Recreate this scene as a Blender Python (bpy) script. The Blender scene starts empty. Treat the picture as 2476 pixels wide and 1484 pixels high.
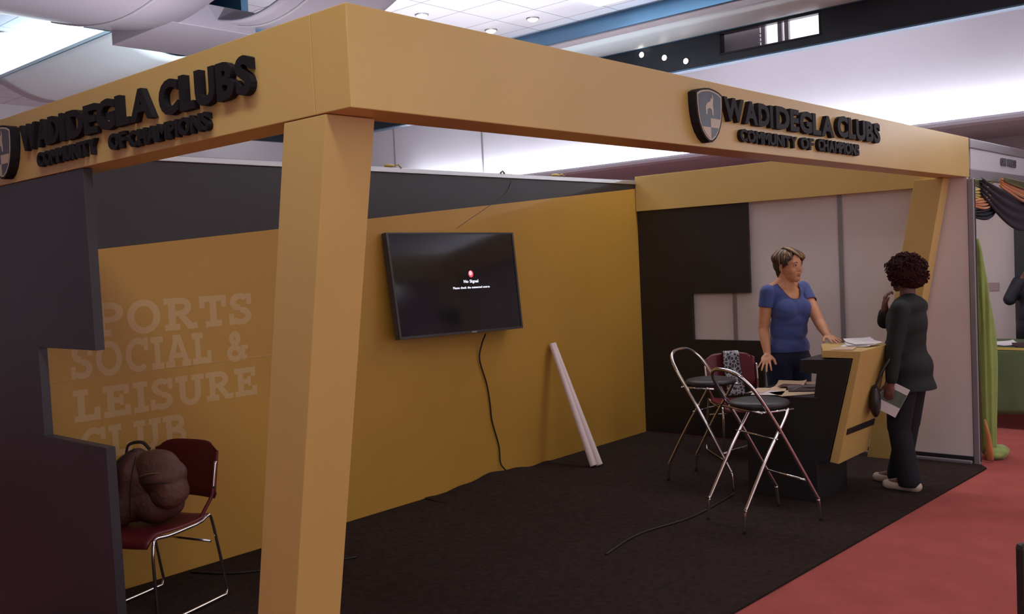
import bpy, bmesh, math, random
from mathutils import Vector, Matrix, Euler, Quaternion
random.seed(7)
PI = math.pi
scene = bpy.context.scene
C = scene.collection

# ------------------------------------------------------------ camera, world, lights, exposure
YAW, PITCH, ROLL = 0.847856, -0.049562, -0.048284
CAMP = Vector((-1.79883, -2.17370, 1.75588))
FPX = 2290.45
_f = Vector((math.sin(YAW)*math.cos(PITCH), math.cos(YAW)*math.cos(PITCH), math.sin(PITCH)))
_r = Vector((math.cos(YAW), -math.sin(YAW), 0)); _u = _r.cross(_f)
_c, _s = math.cos(ROLL), math.sin(ROLL)
_R, _U = _r*_c + _u*_s, _u*_c - _r*_s
cam = bpy.data.cameras.new('camera'); co = bpy.data.objects.new('camera', cam); C.objects.link(co)
M = Matrix((( _R.x, _U.x, -_f.x), (_R.y, _U.y, -_f.y), (_R.z, _U.z, -_f.z))).to_4x4()
M.translation = CAMP; co.matrix_world = M
cam.sensor_fit = 'HORIZONTAL'; cam.sensor_width = 36.0; cam.lens = 36.0*FPX/2476.0
cam.clip_start = .05; cam.clip_end = 200
scene.camera = co
scene.view_settings.view_transform = 'Standard'
scene.view_settings.look = 'None'
scene.view_settings.gamma = 1.0
scene.view_settings.use_curve_mapping = False
scene.view_settings.exposure = 0.0
w = bpy.data.worlds.new('hall_air'); scene.world = w; w.use_nodes = True
w.node_tree.nodes['Background'].inputs[0].default_value = (1.0, 0.93, 0.97, 1)
w.node_tree.nodes['Background'].inputs[1].default_value = 0.85

def spot(name, loc, power, size=1.9, blend=.8, col=(1, .93, .86), radius=.06, target=None):
    l = bpy.data.lights.new(name, 'SPOT'); l.energy = power; l.spot_size = size; l.spot_blend = blend
    l.color = col; l.shadow_soft_size = radius
    o = bpy.data.objects.new(name, l); C.objects.link(o); o.location = loc
    if target is not None:
        o.rotation_euler = (Vector(target)-Vector(loc)).to_track_quat('-Z', 'Y').to_euler()
    return o

# ------------------------------------------------------------ materials
def mat(name, col, rough=.6, metal=0, noise=0, nscale=8, bump=0, bscale=60, spec=.5, emis=None, estr=0, coat=0, sheen=0, sss=0):
    m = bpy.data.materials.new(name); m.use_nodes = True
    nt = m.node_tree; b = nt.nodes['Principled BSDF']
    b.inputs['Base Color'].default_value = (*col, 1); b.inputs['Roughness'].default_value = rough
    b.inputs['Metallic'].default_value = metal; b.inputs['Specular IOR Level'].default_value = spec
    if coat: b.inputs['Coat Weight'].default_value = coat
    if sheen: b.inputs['Sheen Weight'].default_value = sheen
    if sss:
        b.inputs['Subsurface Weight'].default_value = sss
        b.inputs['Subsurface Radius'].default_value = (.02, .008, .004)
    if emis is not None:
        b.inputs['Emission Color'].default_value = (*emis, 1); b.inputs['Emission Strength'].default_value = estr
    tc = None
    if noise or bump:
        tc = nt.nodes.new('ShaderNodeTexCoord')
    if noise:
        n = nt.nodes.new('ShaderNodeTexNoise'); n.inputs['Scale'].default_value = nscale; n.inputs['Detail'].default_value = 5
        nt.links.new(tc.outputs['Object'], n.inputs['Vector'])
        mr = nt.nodes.new('ShaderNodeMapRange'); mr.inputs['From Min'].default_value = .3; mr.inputs['From Max'].default_value = .7
        mr.inputs['To Min'].default_value = 1-noise; mr.inputs['To Max'].default_value = 1+noise
        nt.links.new(n.outputs['Fac'], mr.inputs['Value'])
        mx = nt.nodes.new('ShaderNodeVectorMath'); mx.operation = 'SCALE'; mx.inputs[0].default_value = col
        nt.links.new(mr.outputs['Result'], mx.inputs['Scale']); nt.links.new(mx.outputs['Vector'], b.inputs['Base Color'])
    if bump:
        n2 = nt.nodes.new('ShaderNodeTexNoise'); n2.inputs['Scale'].default_value = bscale; n2.inputs['Detail'].default_value = 4
        nt.links.new(tc.outputs['Object'], n2.inputs['Vector'])
        bp = nt.nodes.new('ShaderNodeBump'); bp.inputs['Strength'].default_value = bump; bp.inputs['Distance'].default_value = .01 if bscale > 20 else .05
        nt.links.new(n2.outputs['Fac'], bp.inputs['Height']); nt.links.new(bp.outputs['Normal'], b.inputs['Normal'])
    return m

def emi(name, col, s):
    m = bpy.data.materials.new(name); m.use_nodes = True; nt = m.node_tree; nt.nodes.clear()
    e = nt.nodes.new('ShaderNodeEmission'); e.inputs[0].default_value = (*col, 1); e.inputs[1].default_value = s
    o = nt.nodes.new('ShaderNodeOutputMaterial'); nt.links.new(e.outputs[0], o.inputs[0]); return m

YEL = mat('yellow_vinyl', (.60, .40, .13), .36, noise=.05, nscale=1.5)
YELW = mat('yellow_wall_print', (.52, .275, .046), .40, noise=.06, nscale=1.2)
BLK = mat('black_vinyl', (.018, .015, .016), .42, noise=.15, nscale=3)
BLKW = mat('black_wall_print', (.030, .024, .028), .40, noise=.12, nscale=2)
SLATE = mat('slate_vinyl', (.030, .027, .034), .42, noise=.12, nscale=2)
CARP = mat('dark_carpet', (.033, .021, .018), .95, noise=.3, nscale=30, bump=.6, bscale=260, spec=.1)
REDC = mat('red_carpet', (.42, .100, .085), .95, noise=.10, nscale=4, bump=.5, bscale=300, spec=.1)
WHT = mat('white_partition', (.76, .66, .64), .5, noise=.03, nscale=2)
ALU = mat('aluminium', (.55, .54, .56), .32, .8)
ALUD = mat('aluminium_dull', (.33, .31, .33), .45, .5)
CHR = mat('chrome', (.75, .74, .75), .12, 1.0)
LTR = mat('letter_foam_black', (.013, .011, .014), .6, spec=.2)
TAN = mat('wall_lettering_tan', (.60, .38, .16), .45)
CREAM = mat('emblem_cream', (.52, .42, .30), .4)
EMBD = mat('emblem_slate', (.06, .065, .09), .35)
PLAS = mat('tv_bezel', (.05, .045, .05), .35)
SCR = mat('tv_glass', (.012, .012, .018), .10, spec=.6)
CORD = mat('black_cable', (.012, .008, .008), .5)
MAR = mat('maroon_seat_shell', (.13, .012, .018), .42)
SEATB = mat('black_seat_vinyl', (.030, .026, .028), .45, bump=.1, bscale=90)
HWALL = mat('hall_white_wall', (.60, .58, .63), .7, noise=.05, nscale=.7)
PALE = mat('pale_curved_panel', (.72, .84, .90), .5, noise=.04, nscale=1)
PINK = mat('mauve_curved_panel', (.17, .145, .17), .35, noise=.05, nscale=1.2)
DARKC = mat('dark_soffit', (.018, .024, .036), .3, noise=.15, nscale=1)
BEAMM = mat('steel_blue_beam', (.085, .19, .31), .3, .35, noise=.2, nscale=.8)
LAV = mat('lavender_trim', (.60, .55, .62), .5)
GLOW = emi('luminous_panel', (.95, .97, 1.0), 10.0)
GLOWS = emi('cove_tube', (.90, .94, 1.0), 42.0)
LAMPW = emi('downlight_lens', (1.0, .93, .82), 14.0)
PAPER = mat('paper_white', (.72, .66, .66), .6)
PAPERT = mat('paper_tan', (.60, .42, .27), .6)
PAPERG = mat('brochure_green_grey', (.10, .13, .10), .5)
ROLLM = mat('rolled_poster_paper', (.80, .64, .63), .55)
GREEN = mat('green_satin', (.25, .33, .07), .55, sheen=.3, noise=.12, nscale=6)
GREEND = mat('green_tablecloth', (.095, .135, .055), .7, noise=.1, nscale=5)
ORG = mat('orange_satin', (.60, .22, .06), .5, sheen=.3)
YSAT = mat('yellow_satin', (.60, .46, .10), .5, sheen=.3)
NAVYD = mat('black_satin', (.014, .015, .026), .6)
OLIVE = mat('olive_satin', (.16, .17, .08), .6)
CURT = mat('charcoal_drape', (.05, .05, .055), .8)
SKIN = mat('skin_tan', (.62, .29, .15), .5, noise=.05, nscale=14, sss=.12)
SKIND = mat('skin_dark', (.16, .06, .045), .5, sss=.1)
TEE = mat('blue_tshirt', (.052, .078, .26), .75, sheen=.2, noise=.05, nscale=12, bump=.15, bscale=22)
JEANS = mat('navy_jeans', (.010, .014, .045), .85, bump=.3, bscale=200)
LIP = mat('lips', (.36, .10, .07), .4)
BROW = mat('brow_hair', (.07, .035, .02), .7)
EYEW = mat('eye_white', (.62, .55, .50), .25)
IRIS = mat('iris_brown', (.035, .015, .008), .15)
HA = mat('hair_dark_brown', (.045, .026, .016), .5)
HB = mat('hair_brown', (.13, .078, .040), .45)
HCC = mat('hair_honey_blond', (.42, .26, .12), .42)
HCURL = mat('hair_curly_dark', (.040, .010, .010), .8, spec=.2)
JACK = mat('black_jacket', (.0065, .0078, .0075), .8, bump=.2, bscale=80)
TROU = mat('dark_trousers', (.0035, .004, .009), .85)
SHOE = mat('beige_shoe', (.50, .38, .30), .6)
BAGM = mat('brown_red_fabric', (.085, .026, .020), .65, noise=.25, nscale=8, bump=.7, bscale=7)
BAGD = mat('dark_fabric', (.022, .010, .010), .7, noise=.2, nscale=8)
GREYT = mat('sign_grey_text', (.10, .10, .12), .5)
NOTI = mat('pink_notice', (.50, .36, .36), .6)

# tiled ceiling
TILE = bpy.data.materials.new('ceiling_tiles'); TILE.use_nodes = True
nt = TILE.node_tree; b = nt.nodes['Principled BSDF']; b.inputs['Roughness'].default_value = .8
tc = nt.nodes.new('ShaderNodeTexCoord'); mp = nt.nodes.new('ShaderNodeMapping'); mp.inputs['Location'].default_value = (-5.0+.515*20, -4.32+.515*20, 0)
br = nt.nodes.new('ShaderNodeTexBrick'); br.offset = 0; br.squash = 1
br.inputs['Scale'].default_value = 1; br.inputs['Brick Width'].default_value = .515; br.inputs['Row Height'].default_value = .515
br.inputs['Mortar Size'].default_value = .006; br.inputs['Mortar Smooth'].default_value = .3
br.inputs['Color1'].default_value = (.80, .80, .88, 1); br.inputs['Color2'].default_value = (.80, .80, .88, 1); br.inputs['Mortar'].default_value = (.30, .30, .36, 1)
nt.links.new(tc.outputs['Object'], mp.inputs['Vector']); nt.links.new(mp.outputs['Vector'], br.inputs['Vector']); nt.links.new(br.outputs['Color'], b.inputs['Base Color'])

# black and white patterned scarf
SCARF = bpy.data.materials.new('patterned_scarf'); SCARF.use_nodes = True
nt = SCARF.node_tree; b = nt.nodes['Principled BSDF']; b.inputs['Roughness'].default_value = .8
tc = nt.nodes.new('ShaderNodeTexCoord'); vo = nt.nodes.new('ShaderNodeTexVoronoi'); vo.feature = 'DISTANCE_TO_EDGE'; vo.inputs['Scale'].default_value = 34
cr = nt.nodes.new('ShaderNodeValToRGB'); cr.color_ramp.elements[0].color = (.45, .42, .45, 1); cr.color_ramp.elements[0].position = .06
cr.color_ramp.elements[1].color = (.05, .045, .055, 1); cr.color_ramp.elements[1].position = .16
nt.links.new(tc.outputs['Object'], vo.inputs['Vector']); nt.links.new(vo.outputs['Distance'], cr.inputs['Fac']); nt.links.new(cr.outputs['Color'], b.inputs['Base Color'])

# ------------------------------------------------------------ helpers
def newobj(name, bm, mats, parent=None, smooth=False, loc=None, rotz=None):
    me = bpy.data.meshes.new(name)
    bm.normal_update(); bm.to_mesh(me); bm.free()
    for m_ in (mats if isinstance(mats, (list, tuple)) else [mats]): me.materials.append(m_)
    if smooth:
        for p in me.polygons: p.use_smooth = True
    o = bpy.data.objects.new(name, me); C.objects.link(o)
    if parent: o.parent = parent
    if loc is not None: o.location = loc
    if rotz is not None: o.rotation_euler = (0, 0, rotz)
    return o
def tag(o, label=None, cat=None, group=None, kind=None):
    if label: o['label'] = label
    if cat: o['category'] = cat
    if group: o['group'] = group
    if kind: o['kind'] = kind
    return o
def empty(name, loc=(0, 0, 0), rotz=0, **k):
    o = bpy.data.objects.new(name, None); C.objects.link(o); o.location = loc; o.rotation_euler = (0, 0, rotz)
    o.empty_display_size = .1
    tag(o, **k); return o
def struct(name, bm, m, parent=None, smooth=False):
    o = newobj(name, bm, m, parent, smooth)
    if not parent: o['kind'] = 'structure'
    return o
def box(bm, x0, y0, z0, x1, y1, z1, bev=0, mi=0):
    vs = [bm.verts.new(p) for p in ((x0,y0,z0),(x1,y0,z0),(x1,y1,z0),(x0,y1,z0),(x0,y0,z1),(x1,y0,z1),(x1,y1,z1),(x0,y1,z1))]
    fs = [bm.faces.new([vs[i] for i in f]) for f in ((3,2,1,0),(4,5,6,7),(0,1,5,4),(1,2,6,5),(2,3,7,6),(3,0,4,7))]
    for f in fs: f.material_index = mi
    if bev:
        es = set(e for f in fs for e in f.edges)
        bmesh.ops.bevel(bm, geom=list(es), offset=bev, segments=2, affect='EDGES', profile=.5)
    return vs
def bx(*a, **k):
    bm = bmesh.new(); box(bm, *a, **k); return bm
def prism(bm, poly, d0, d1, axis='x', bev=0, mi=0):
    """poly: 2D pts; axis x -> (y,z) pts extruded x d0..d1 ; y -> (x,z); z -> (x,y)"""
    def P(p, d):
        return {'x': (d, p[0], p[1]), 'y': (p[0], d, p[1]), 'z': (p[0], p[1], d)}[axis]
    a = [bm.verts.new(P(p, d0)) for p in poly]; c = [bm.verts.new(P(p, d1)) for p in poly]
    n = len(poly); fs = [bm.faces.new(a), bm.faces.new(c[::-1])]
    for i in range(n): fs.append(bm.faces.new((a[i], c[i], c[(i+1) % n], a[(i+1) % n])))
    for f in fs: f.material_index = mi
    bmesh.ops.recalc_face_normals(bm, faces=fs)
    if bev:
        es = set(e for f in fs for e in f.edges)
        bmesh.ops.bevel(bm, geom=list(es), offset=bev, segments=2, affect='EDGES', profile=.5)
    return bm
def smoothpath(pts, n=8):
    """Catmull-Rom through pts"""
    P = [Vector(p) for p in pts]; P = [P[0]*2-P[1]] + P + [P[-1]*2-P[-2]]; out = []
    for i in range(1, len(P)-2):
        for k in range(n):
            t = k/n; a, b_, c, d = P[i-1], P[i], P[i+1], P[i+2]
            out.append(.5*((2*b_) + (c-a)*t + (2*a-5*b_+4*c-d)*t*t + (3*b_-a-3*c+d)*t**3))
    out.append(P[-2]); return out
def tube(bm, pts, r, seg=10, cap=True, flat=1.0, mi=0, up=None):
    """sweep a circle along pts; r number or list; flat squashes second axis"""
    P = [Vector(p) for p in pts]; n = len(P)
    R = r if isinstance(r, (list, tuple)) else [r]*n
    T = []
    for i in range(n):
        t = (P[min(i+1, n-1)]-P[max(i-1, 0)])
        T.append(t.normalized() if t.length > 1e-9 else Vector((0, 0, 1)))
    ref = Vector(up) if up is not None else (Vector((0, 0, 1)) if abs(T[0].z) < .9 else Vector((1, 0, 0)))
    N = (ref - T[0]*ref.dot(T[0])).normalized(); rings = []
    for i in range(n):
        if i:
            q = T[i-1].rotation_difference(T[i]); N = q @ N
            N = (N - T[i]*N.dot(T[i])).normalized()
        if up is not None:
            N2 = ref - T[i]*ref.dot(T[i])
            if N2.length > 1e-4: N = N2.normalized()
        B = T[i].cross(N)
        rings.append([bm.verts.new(P[i] + (B*math.cos(2*PI*k/seg) + N*math.sin(2*PI*k/seg)*flat)*R[i]) for k in range(seg)])
    fs = []
    for i in range(n-1):
        for k in range(seg):
            fs.append(bm.faces.new((rings[i][k], rings[i][(k+1) % seg], rings[i+1][(k+1) % seg], rings[i+1][k])))
    if cap: fs.append(bm.faces.new(rings[0][::-1])); fs.append(bm.faces.new(rings[-1]))
    for f in fs: f.material_index = mi
    return bm
def capsule(bm, p0, p1, r0, r1, seg=14):
    p0, p1 = Vector(p0), Vector(p1); d = p1-p0; L = d.length; t = d.normalized() if L > 1e-6 else Vector((0, 0, 1))
    pts, rs = [], []
    for k in range(5):
        a = PI/2*(1-k/4*.98); a = PI/2*(1 - k/4.0)
        pts.append(p0 - t*r0*math.sin(a)); rs.append(max(r0*math.cos(a), r0*.06))
    for k in range(1, 4): pts.append(p0.lerp(p1, k/4)); rs.append(r0+(r1-r0)*k/4)
    for k in range(5):
        a = PI/2*k/4.0
        pts.append(p1 + t*r1*math.sin(a)); rs.append(max(r1*math.cos(a), r1*.06))
    tube(bm, pts, rs, seg)
def ell(bm, c, r, rot=None, sub=3):
    m = Matrix.Translation(Vector(c)) @ (rot.to_4x4() if rot is not None else Matrix.Identity(4)) @ Matrix.Diagonal((r[0], r[1], r[2], 1))
    return bmesh.ops.create_icosphere(bm, subdivisions=sub, radius=1.0, matrix=m)['verts']
def remesh(bm, voxel, smooth_it=4, fac=.5):
    me = bpy.data.meshes.new('tmp'); bm.to_mesh(me); bm.free()
    o = bpy.data.objects.new('tmp', me); C.objects.link(o)
    m = o.modifiers.new('r', 'REMESH'); m.mode = 'VOXEL'; m.voxel_size = voxel; m.adaptivity = 0
    if smooth_it:
        s = o.modifiers.new('s', 'SMOOTH'); s.factor = fac; s.iterations = smooth_it
    dg = bpy.context.evaluated_depsgraph_get(); ev = o.evaluated_get(dg)
    me2 = bpy.data.meshes.new_from_object(ev)
    bpy.data.objects.remove(o); bpy.data.meshes.remove(me)
    out = bmesh.new(); out.from_mesh(me2); bpy.data.meshes.remove(me2); return out
def sheet(bm, fn, nu, nv, thick=0, mi=0):
    """grid surface fn(u,v) in 0..1, optional thickness along normal"""
    g = [[bm.verts.new(fn(i/nu, j/nv)) for j in range(nv+1)] for i in range(nu+1)]
    fs = [bm.faces.new((g[i][j], g[i+1][j], g[i+1][j+1], g[i][j+1])) for i in range(nu) for j in range(nv)]
    for f in fs: f.material_index = mi
    if thick:
        bm.normal_update()
        bmesh.ops.solidify(bm, geom=fs, thickness=thick)
    return bm

# text glyphs as meshes (the built-in font, made bolder)
_gl = {}
def glyph(ch, off=.035, depth=.5):
    k = (ch, off, depth)
    if k not in _gl:
        cu = bpy.data.curves.new('g', 'FONT'); cu.body = ch; cu.size = 1; cu.offset = off; cu.extrude = depth; cu.resolution_u = 4
        o = bpy.data.objects.new('g', cu); C.objects.link(o)
        dg = bpy.context.evaluated_depsgraph_get(); me = bpy.data.meshes.new_from_object(o.evaluated_get(dg))
        vs = [v.co.copy() for v in me.vertices]; ps = [tuple(p.vertices) for p in me.polygons]
        bpy.data.objects.remove(o); bpy.data.curves.remove(cu); bpy.data.meshes.remove(me)
        x0 = min(v.x for v in vs); x1 = max(v.x for v in vs)
        _gl[k] = (vs, ps, x0, x1)
    return _gl[k]
def word(text, x0, x1, z0, z1, org, ux, un, d0, d1, parent, m, name='letter', gap=.05, off=.045, joined=False):
    """lay text between x0..x1 along ux, baseline z0, cap top z1, extruded from d0 to d1 along un"""
    Hs = [v.y for v in glyph('H', off)[0]]; h0, h1 = min(Hs), max(Hs)
    ws = []
    for ch in text:
        if ch == ' ': ws.append(.28); continue
        g = glyph(ch, off); ws.append(g[3]-g[2])
    tot = sum(ws) + gap*(len(text)-1); sx = (x1-x0)/tot; sz = (z1-z0)/(h1-h0); x = 0
    ux, un, org = Vector(ux), Vector(un), Vector(org)
    allbm = bmesh.new() if joined else None
    for ch, wd in zip(text, ws):
        if ch != ' ':
            vs, ps, gx0, gx1 = glyph(ch, off)
            bm = allbm if joined else bmesh.new(); nv = []
            for v in vs:
                d = d0 + (d1-d0)*(v.z+.5)
                nv.append(bm.verts.new(org + ux*(x0 + (x + v.x-gx0)*sx) + Vector((0, 0, z0+(v.y-h0)*sz)) + un*d))
            for p in ps:
                try: bm.faces.new([nv[i] for i in p])
                except ValueError: pass
            if not joined:
                bmesh.ops.recalc_face_normals(bm, faces=bm.faces[:])
                newobj(name, bm, m, parent)
        x += wd + gap
    if joined:
        bmesh.ops.recalc_face_normals(allbm, faces=allbm.faces[:])
        return newobj(name, allbm, m, parent)

# ------------------------------------------------------------ floors
fl = struct('floor', bx(-9, -9, -.05, 17, 12, 0), REDC)
bm = bmesh.new(); prism(bm, [(-.35, .17), (2.23, .048), (5.87, -.125), (5.96, -.06), (5.96, 2.989), (-.35, 2.989)], 0.0, .012, 'z')
cp = newobj('booth_carpet', bm, CARP); tag(cp, 'dark brown carpet laid over the stand floor up to the red aisle', 'carpet')
bm = bmesh.new()
def hump(u, v):
    x = 2.95+u*1.55; y = 2.60+v*.38
    hgt = .045*math.exp(-((x-3.72)/.33)**2) + .012*math.sin(x*9)**2
    return (x, y, .010 + hgt*v**1.3)
sheet(bm, hump, 40, 8); newobj('carpet_fold', bm, CARP, cp, True)

# ------------------------------------------------------------ booth shell
def wedge(x): return 1.870 + .0868*x
bm = bmesh.new()
box(bm, .05, 3.0, 0, 6.04, 3.04, 2.43)
wb = struct('wall_back', bm, ALUD)
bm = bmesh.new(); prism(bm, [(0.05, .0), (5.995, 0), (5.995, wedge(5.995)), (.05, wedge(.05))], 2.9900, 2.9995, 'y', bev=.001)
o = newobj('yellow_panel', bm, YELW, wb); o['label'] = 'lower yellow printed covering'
bm = bmesh.new(); prism(bm, [(0.05, wedge(.05)), (5.995, wedge(5.995)), (5.995, 2.425), (.05, 2.425)], 2.991, 2.9995, 'y', bev=.001)
o = newobj('black_panel', bm, BLKW, wb); o['label'] = 'black wedge above the yellow covering'
o = newobj('top_rail', bx(.05, 2.975, 2.425, 5.99, 3.045, 2.462, bev=.004), ALU, wb)
for x in (2.80, 4.72):
    bm = bmesh.new(); ell(bm, (x, 3.0, 2.475), (.045, .03, .014), sub=2); tube(bm, [(x+.03, 3, 2.47), (x+.07, 2.98, 2.485), (x+.10, 2.975, 2.46)], .006, 6)
    newobj('yellow_tie', bm, YSAT, wb, True)
bm = bmesh.new()
tube(bm, [(3.97, 2.972, 2.462), (3.99, 2.965, 2.48), (4.02, 2.972, 2.462)], .008, 6); newobj('rail_clip', bm, ALUD, wb, True)
# seam in the printed covering
bm = bmesh.new(); tube(bm, [(0.05, 2.9895, 1.222), (1.9, 2.9895, 1.222)], .0016, 5); newobj('print_seam', bm, TAN, wb)
bm = bmesh.new(); tube(bm, smoothpath([(3.45, 2.9895, 2.02), (4.0, 2.9895, 2.28), (4.12, 2.9895, 2.40)], 5), .0022, 5); newobj('print_crease', bm, SLATE, wb)

# added unseen fill lamps behind the back wall, to brighten ceiling and hall walls
for x, pw, tg in ((.5, 170, (1.6, 5.6, 4.0)), (1.6, 300, (2.4, 7.5, 4.0)), (3.0, 110, (3.2, 3.2, 4.2)), (4.2, 150, (5.0, 9.0, 3.9)), (5.3, 120, (5.4, 3.8, 4.2))):
    newobj('fill_lamp_box', bx(x-.08, 3.045, 2.28, x+.08, 3.17, 2.36, bev=.006), BLK, wb)
    spot('ceiling_fill_beam', (x, 3.11, 2.40), pw, 2.6, 1.0, (.90, .95, 1), .05, tg)
# slab lettering on the back wall: rects (x0,y0,x1,y1) and arcs (cx,cy,rx,ry,a0,a1), cap height 1
S = .19
G = {
 'L': (.80, [(.12,0,.33,1),(0,0,.76,S),(0,1-S,.45,1),(.60,0,.78,.40)], []),
 'E': (.86, [(.12,0,.33,1),(0,0,.82,S),(0,1-S,.80,1),(.66,0,.84,.34),(.63,.68,.81,1),(.3,.42,.60,.60),(.5,.34,.62,.68)], []),
 'I': (.46, [(.13,0,.34,1),(0,0,.47,S),(0,1-S,.47,1)], []),
 'T': (.84, [(.32,0,.53,1),(.17,0,.68,S),(.02,1-S,.83,1),(0,.62,.16,1),(.69,.62,.85,1)], []),
 'P': (.84, [(.12,0,.33,1),(0,0,.48,S),(0,1-S,.5,1),(.3,.40,.5,.57)], [(.49,.70,.35,.30,-90,90)]),
 'R': (.98, [(.12,0,.33,1),(0,0,.45,S),(0,1-S,.5,1),(.3,.42,.5,.60),(.66,0,.98,S)], [(.49,.71,.33,.29,-90,90),('l',.50,.45,.78,.06)]),
 'B': (.88, [(.12,0,.33,1),(0,0,.5,S),(0,1-S,.5,1),(.3,.43,.52,.60)], [(.50,.73,.31,.27,-90,90),(.50,.29,.36,.29,-90,90)]),
 'U': (.98, [(.12,.38,.33,1),(.66,.38,.87,1),(0,1-S,.42,1),(.56,1-S,1.0,1)], [(.495,.38,.375,.40,180,360)]),
 'O': (.98, [], [(.48,.5,.47,.52,0,360)]),
 'C': (.90, [(.72,.62,.88,1.0)], [(.48,.5,.46,.52,48,312)]),
 'S': (.78, [(.60,.64,.76,1.0),(0,0,.16,.36)], [(.38,.735,.33,.285,30,270),(.38,.275,.36,.295,-150,90)]),
 'A': (1.0, [(.0,0,.36,S),(.64,0,1.0,S),(.30,.28,.70,.43),(.32,1-S,.62,1)], [('l',.16,.1,.46,.93),('l',.84,.1,.54,.93)]),
 '&': (.90, [(.62,.38,.92,.52)], [(.38,.76,.24,.24,0,360),(.36,.27,.34,.29,0,360),('l',.30,.62,.80,.06),('l',.76,.45,.60,.22)]),
}
def slab_letter(ch, x0, z0, w_, h_, y):
    adv, rects, arcs = G[ch]; bm = bmesh.new(); sx = w_/max(adv, .01); k = 0
    def q(pts):
        nonlocal k
        yy = y - .0001*k; k += 1
        vs = [bm.verts.new((x0+px*sx, yy, z0+py*h_)) for px, py in pts]; return vs
    for (a, b_, c, d) in rects:
        v = q([(a, b_), (c, b_), (c, d), (a, d)]); bm.faces.new(v)
    for A in arcs:
        if A[0] == 'l':
            _, ax, ay, bx_, by = A; dx, dy = bx_-ax, by-ay; L = math.hypot(dx, dy); nx, ny = -dy/L*.10, dx/L*.10
            bm.faces.new(q([(ax-nx, ay-ny), (bx_-nx, by-ny), (bx_+nx, by+ny), (ax+nx, ay+ny)])); continue
        cx, cy, rx, ry, a0, a1 = A; n = max(6, int(abs(a1-a0)/12)); yy = y-.0001*k; k += 1; prev = None
        for i in range(n+1):
            t = math.radians(a0+(a1-a0)*i/n); c_, s_ = math.cos(t), math.sin(t)
            v = (bm.verts.new((x0+(cx+rx*c_)*sx, yy, z0+(cy+ry*s_)*h_)), bm.verts.new((x0+(cx+(rx-.2)*c_)*sx, yy, z0+(cy+(ry-S)*s_)*h_)))
            if prev: bm.faces.new((prev[0], v[0], v[1], prev[1]))
            prev = v
    bmesh.ops.recalc_face_normals(bm, faces=bm.faces[:])
    for f in bm.faces:
        if f.normal.y > 0: f.normal_flip()
    return newobj('wall_letter', bm, TAN, wb)
for txt, x0, x1, z0, z1 in (('SPORTS', .385, 1.585, 1.440, 1.628), ('SOCIAL', .436, 1.285, 1.225, 1.412), ('&', 1.385, 1.535, 1.212, 1.398),
                            ('LEISURE', .437, 1.588, .990, 1.165), ('CLUB', .455, 1.085, .768, .945)):
    gp = .085; tot = sum(G[c][0] for c in txt) + gp*(len(txt)-1); sx = (x1-x0)/tot; x = x0
    for c in txt:
        slab_letter(c, x, z0, G[c][0]*sx, z1-z0, 2.9896); x += (G[c][0]+gp)*sx

# side wall: white panels with aluminium posts, black C-shape and yellow header
bm = bx(6.0, 0.003, .06, 6.035, 3.0, 2.2205)
box(bm, 6.0, .172, 2.2205, 6.035, 3.0, 2.43); wr = struct('wall_right', bm, WHT)
for y in (1.0, 2.0):
    newobj('panel_post', bx(5.99, y-.02, .06, 5.9995, y+.02, 2.2, bev=.003), ALUD, wr)
newobj('end_post', bx(5.99, -.045, 0, 6.045, -.001, 2.21, bev=.006), ALUD, wr)
newobj('post_groove', bx(6.012, -.049, .02, 6.022, -.0455, 2.2), BLK, wr)
struct('baseboard_right', bx(5.985, 0.0, 0.012, 6.04, 3.0, .06, bev=.004), BLK)
struct('trim_1', bx(5.93, 0.0, 0.012, 5.965, 1.6, .035, bev=.004), ALUD)
cshape = [(3.0, 0.02), (1.72, 0.02), (1.72, .93), (2.42, .93), (2.42, 1.36), (1.825, 1.36), (1.825, 2.18), (3.0, 2.18)]
bm = bmesh.new(); prism(bm, [(y, z) for y, z in cshape], 5.955, 5.9885, 'x', bev=.002)
o = newobj('cutout_panel', bm, BLK); tag(o, 'black C-shaped cutout panel on the white side wall behind the woman', 'panel')
o = newobj('header_board', bx(5.93, .22, 2.165, 5.9985, 2.985, 2.50, bev=.002), YEL); tag(o, 'yellow header board along the top of the right side wall', 'header board')
# left cutout panel under the left fascia
cl = [(3.06, 0.0), (1.712, 0.013), (1.712, 1.055), (2.315, 1.055), (2.315, 1.462), (1.745, 1.462), (1.745, 2.2205), (3.06, 2.2205)]
bm = bmesh.new(); prism(bm, cl, .004, .045, 'x', bev=.0015)
o = newobj('cutout_panel', bm, SLATE); tag(o, 'dark slate cutout panel at the left edge, half hiding the red chair', 'panel')

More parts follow.
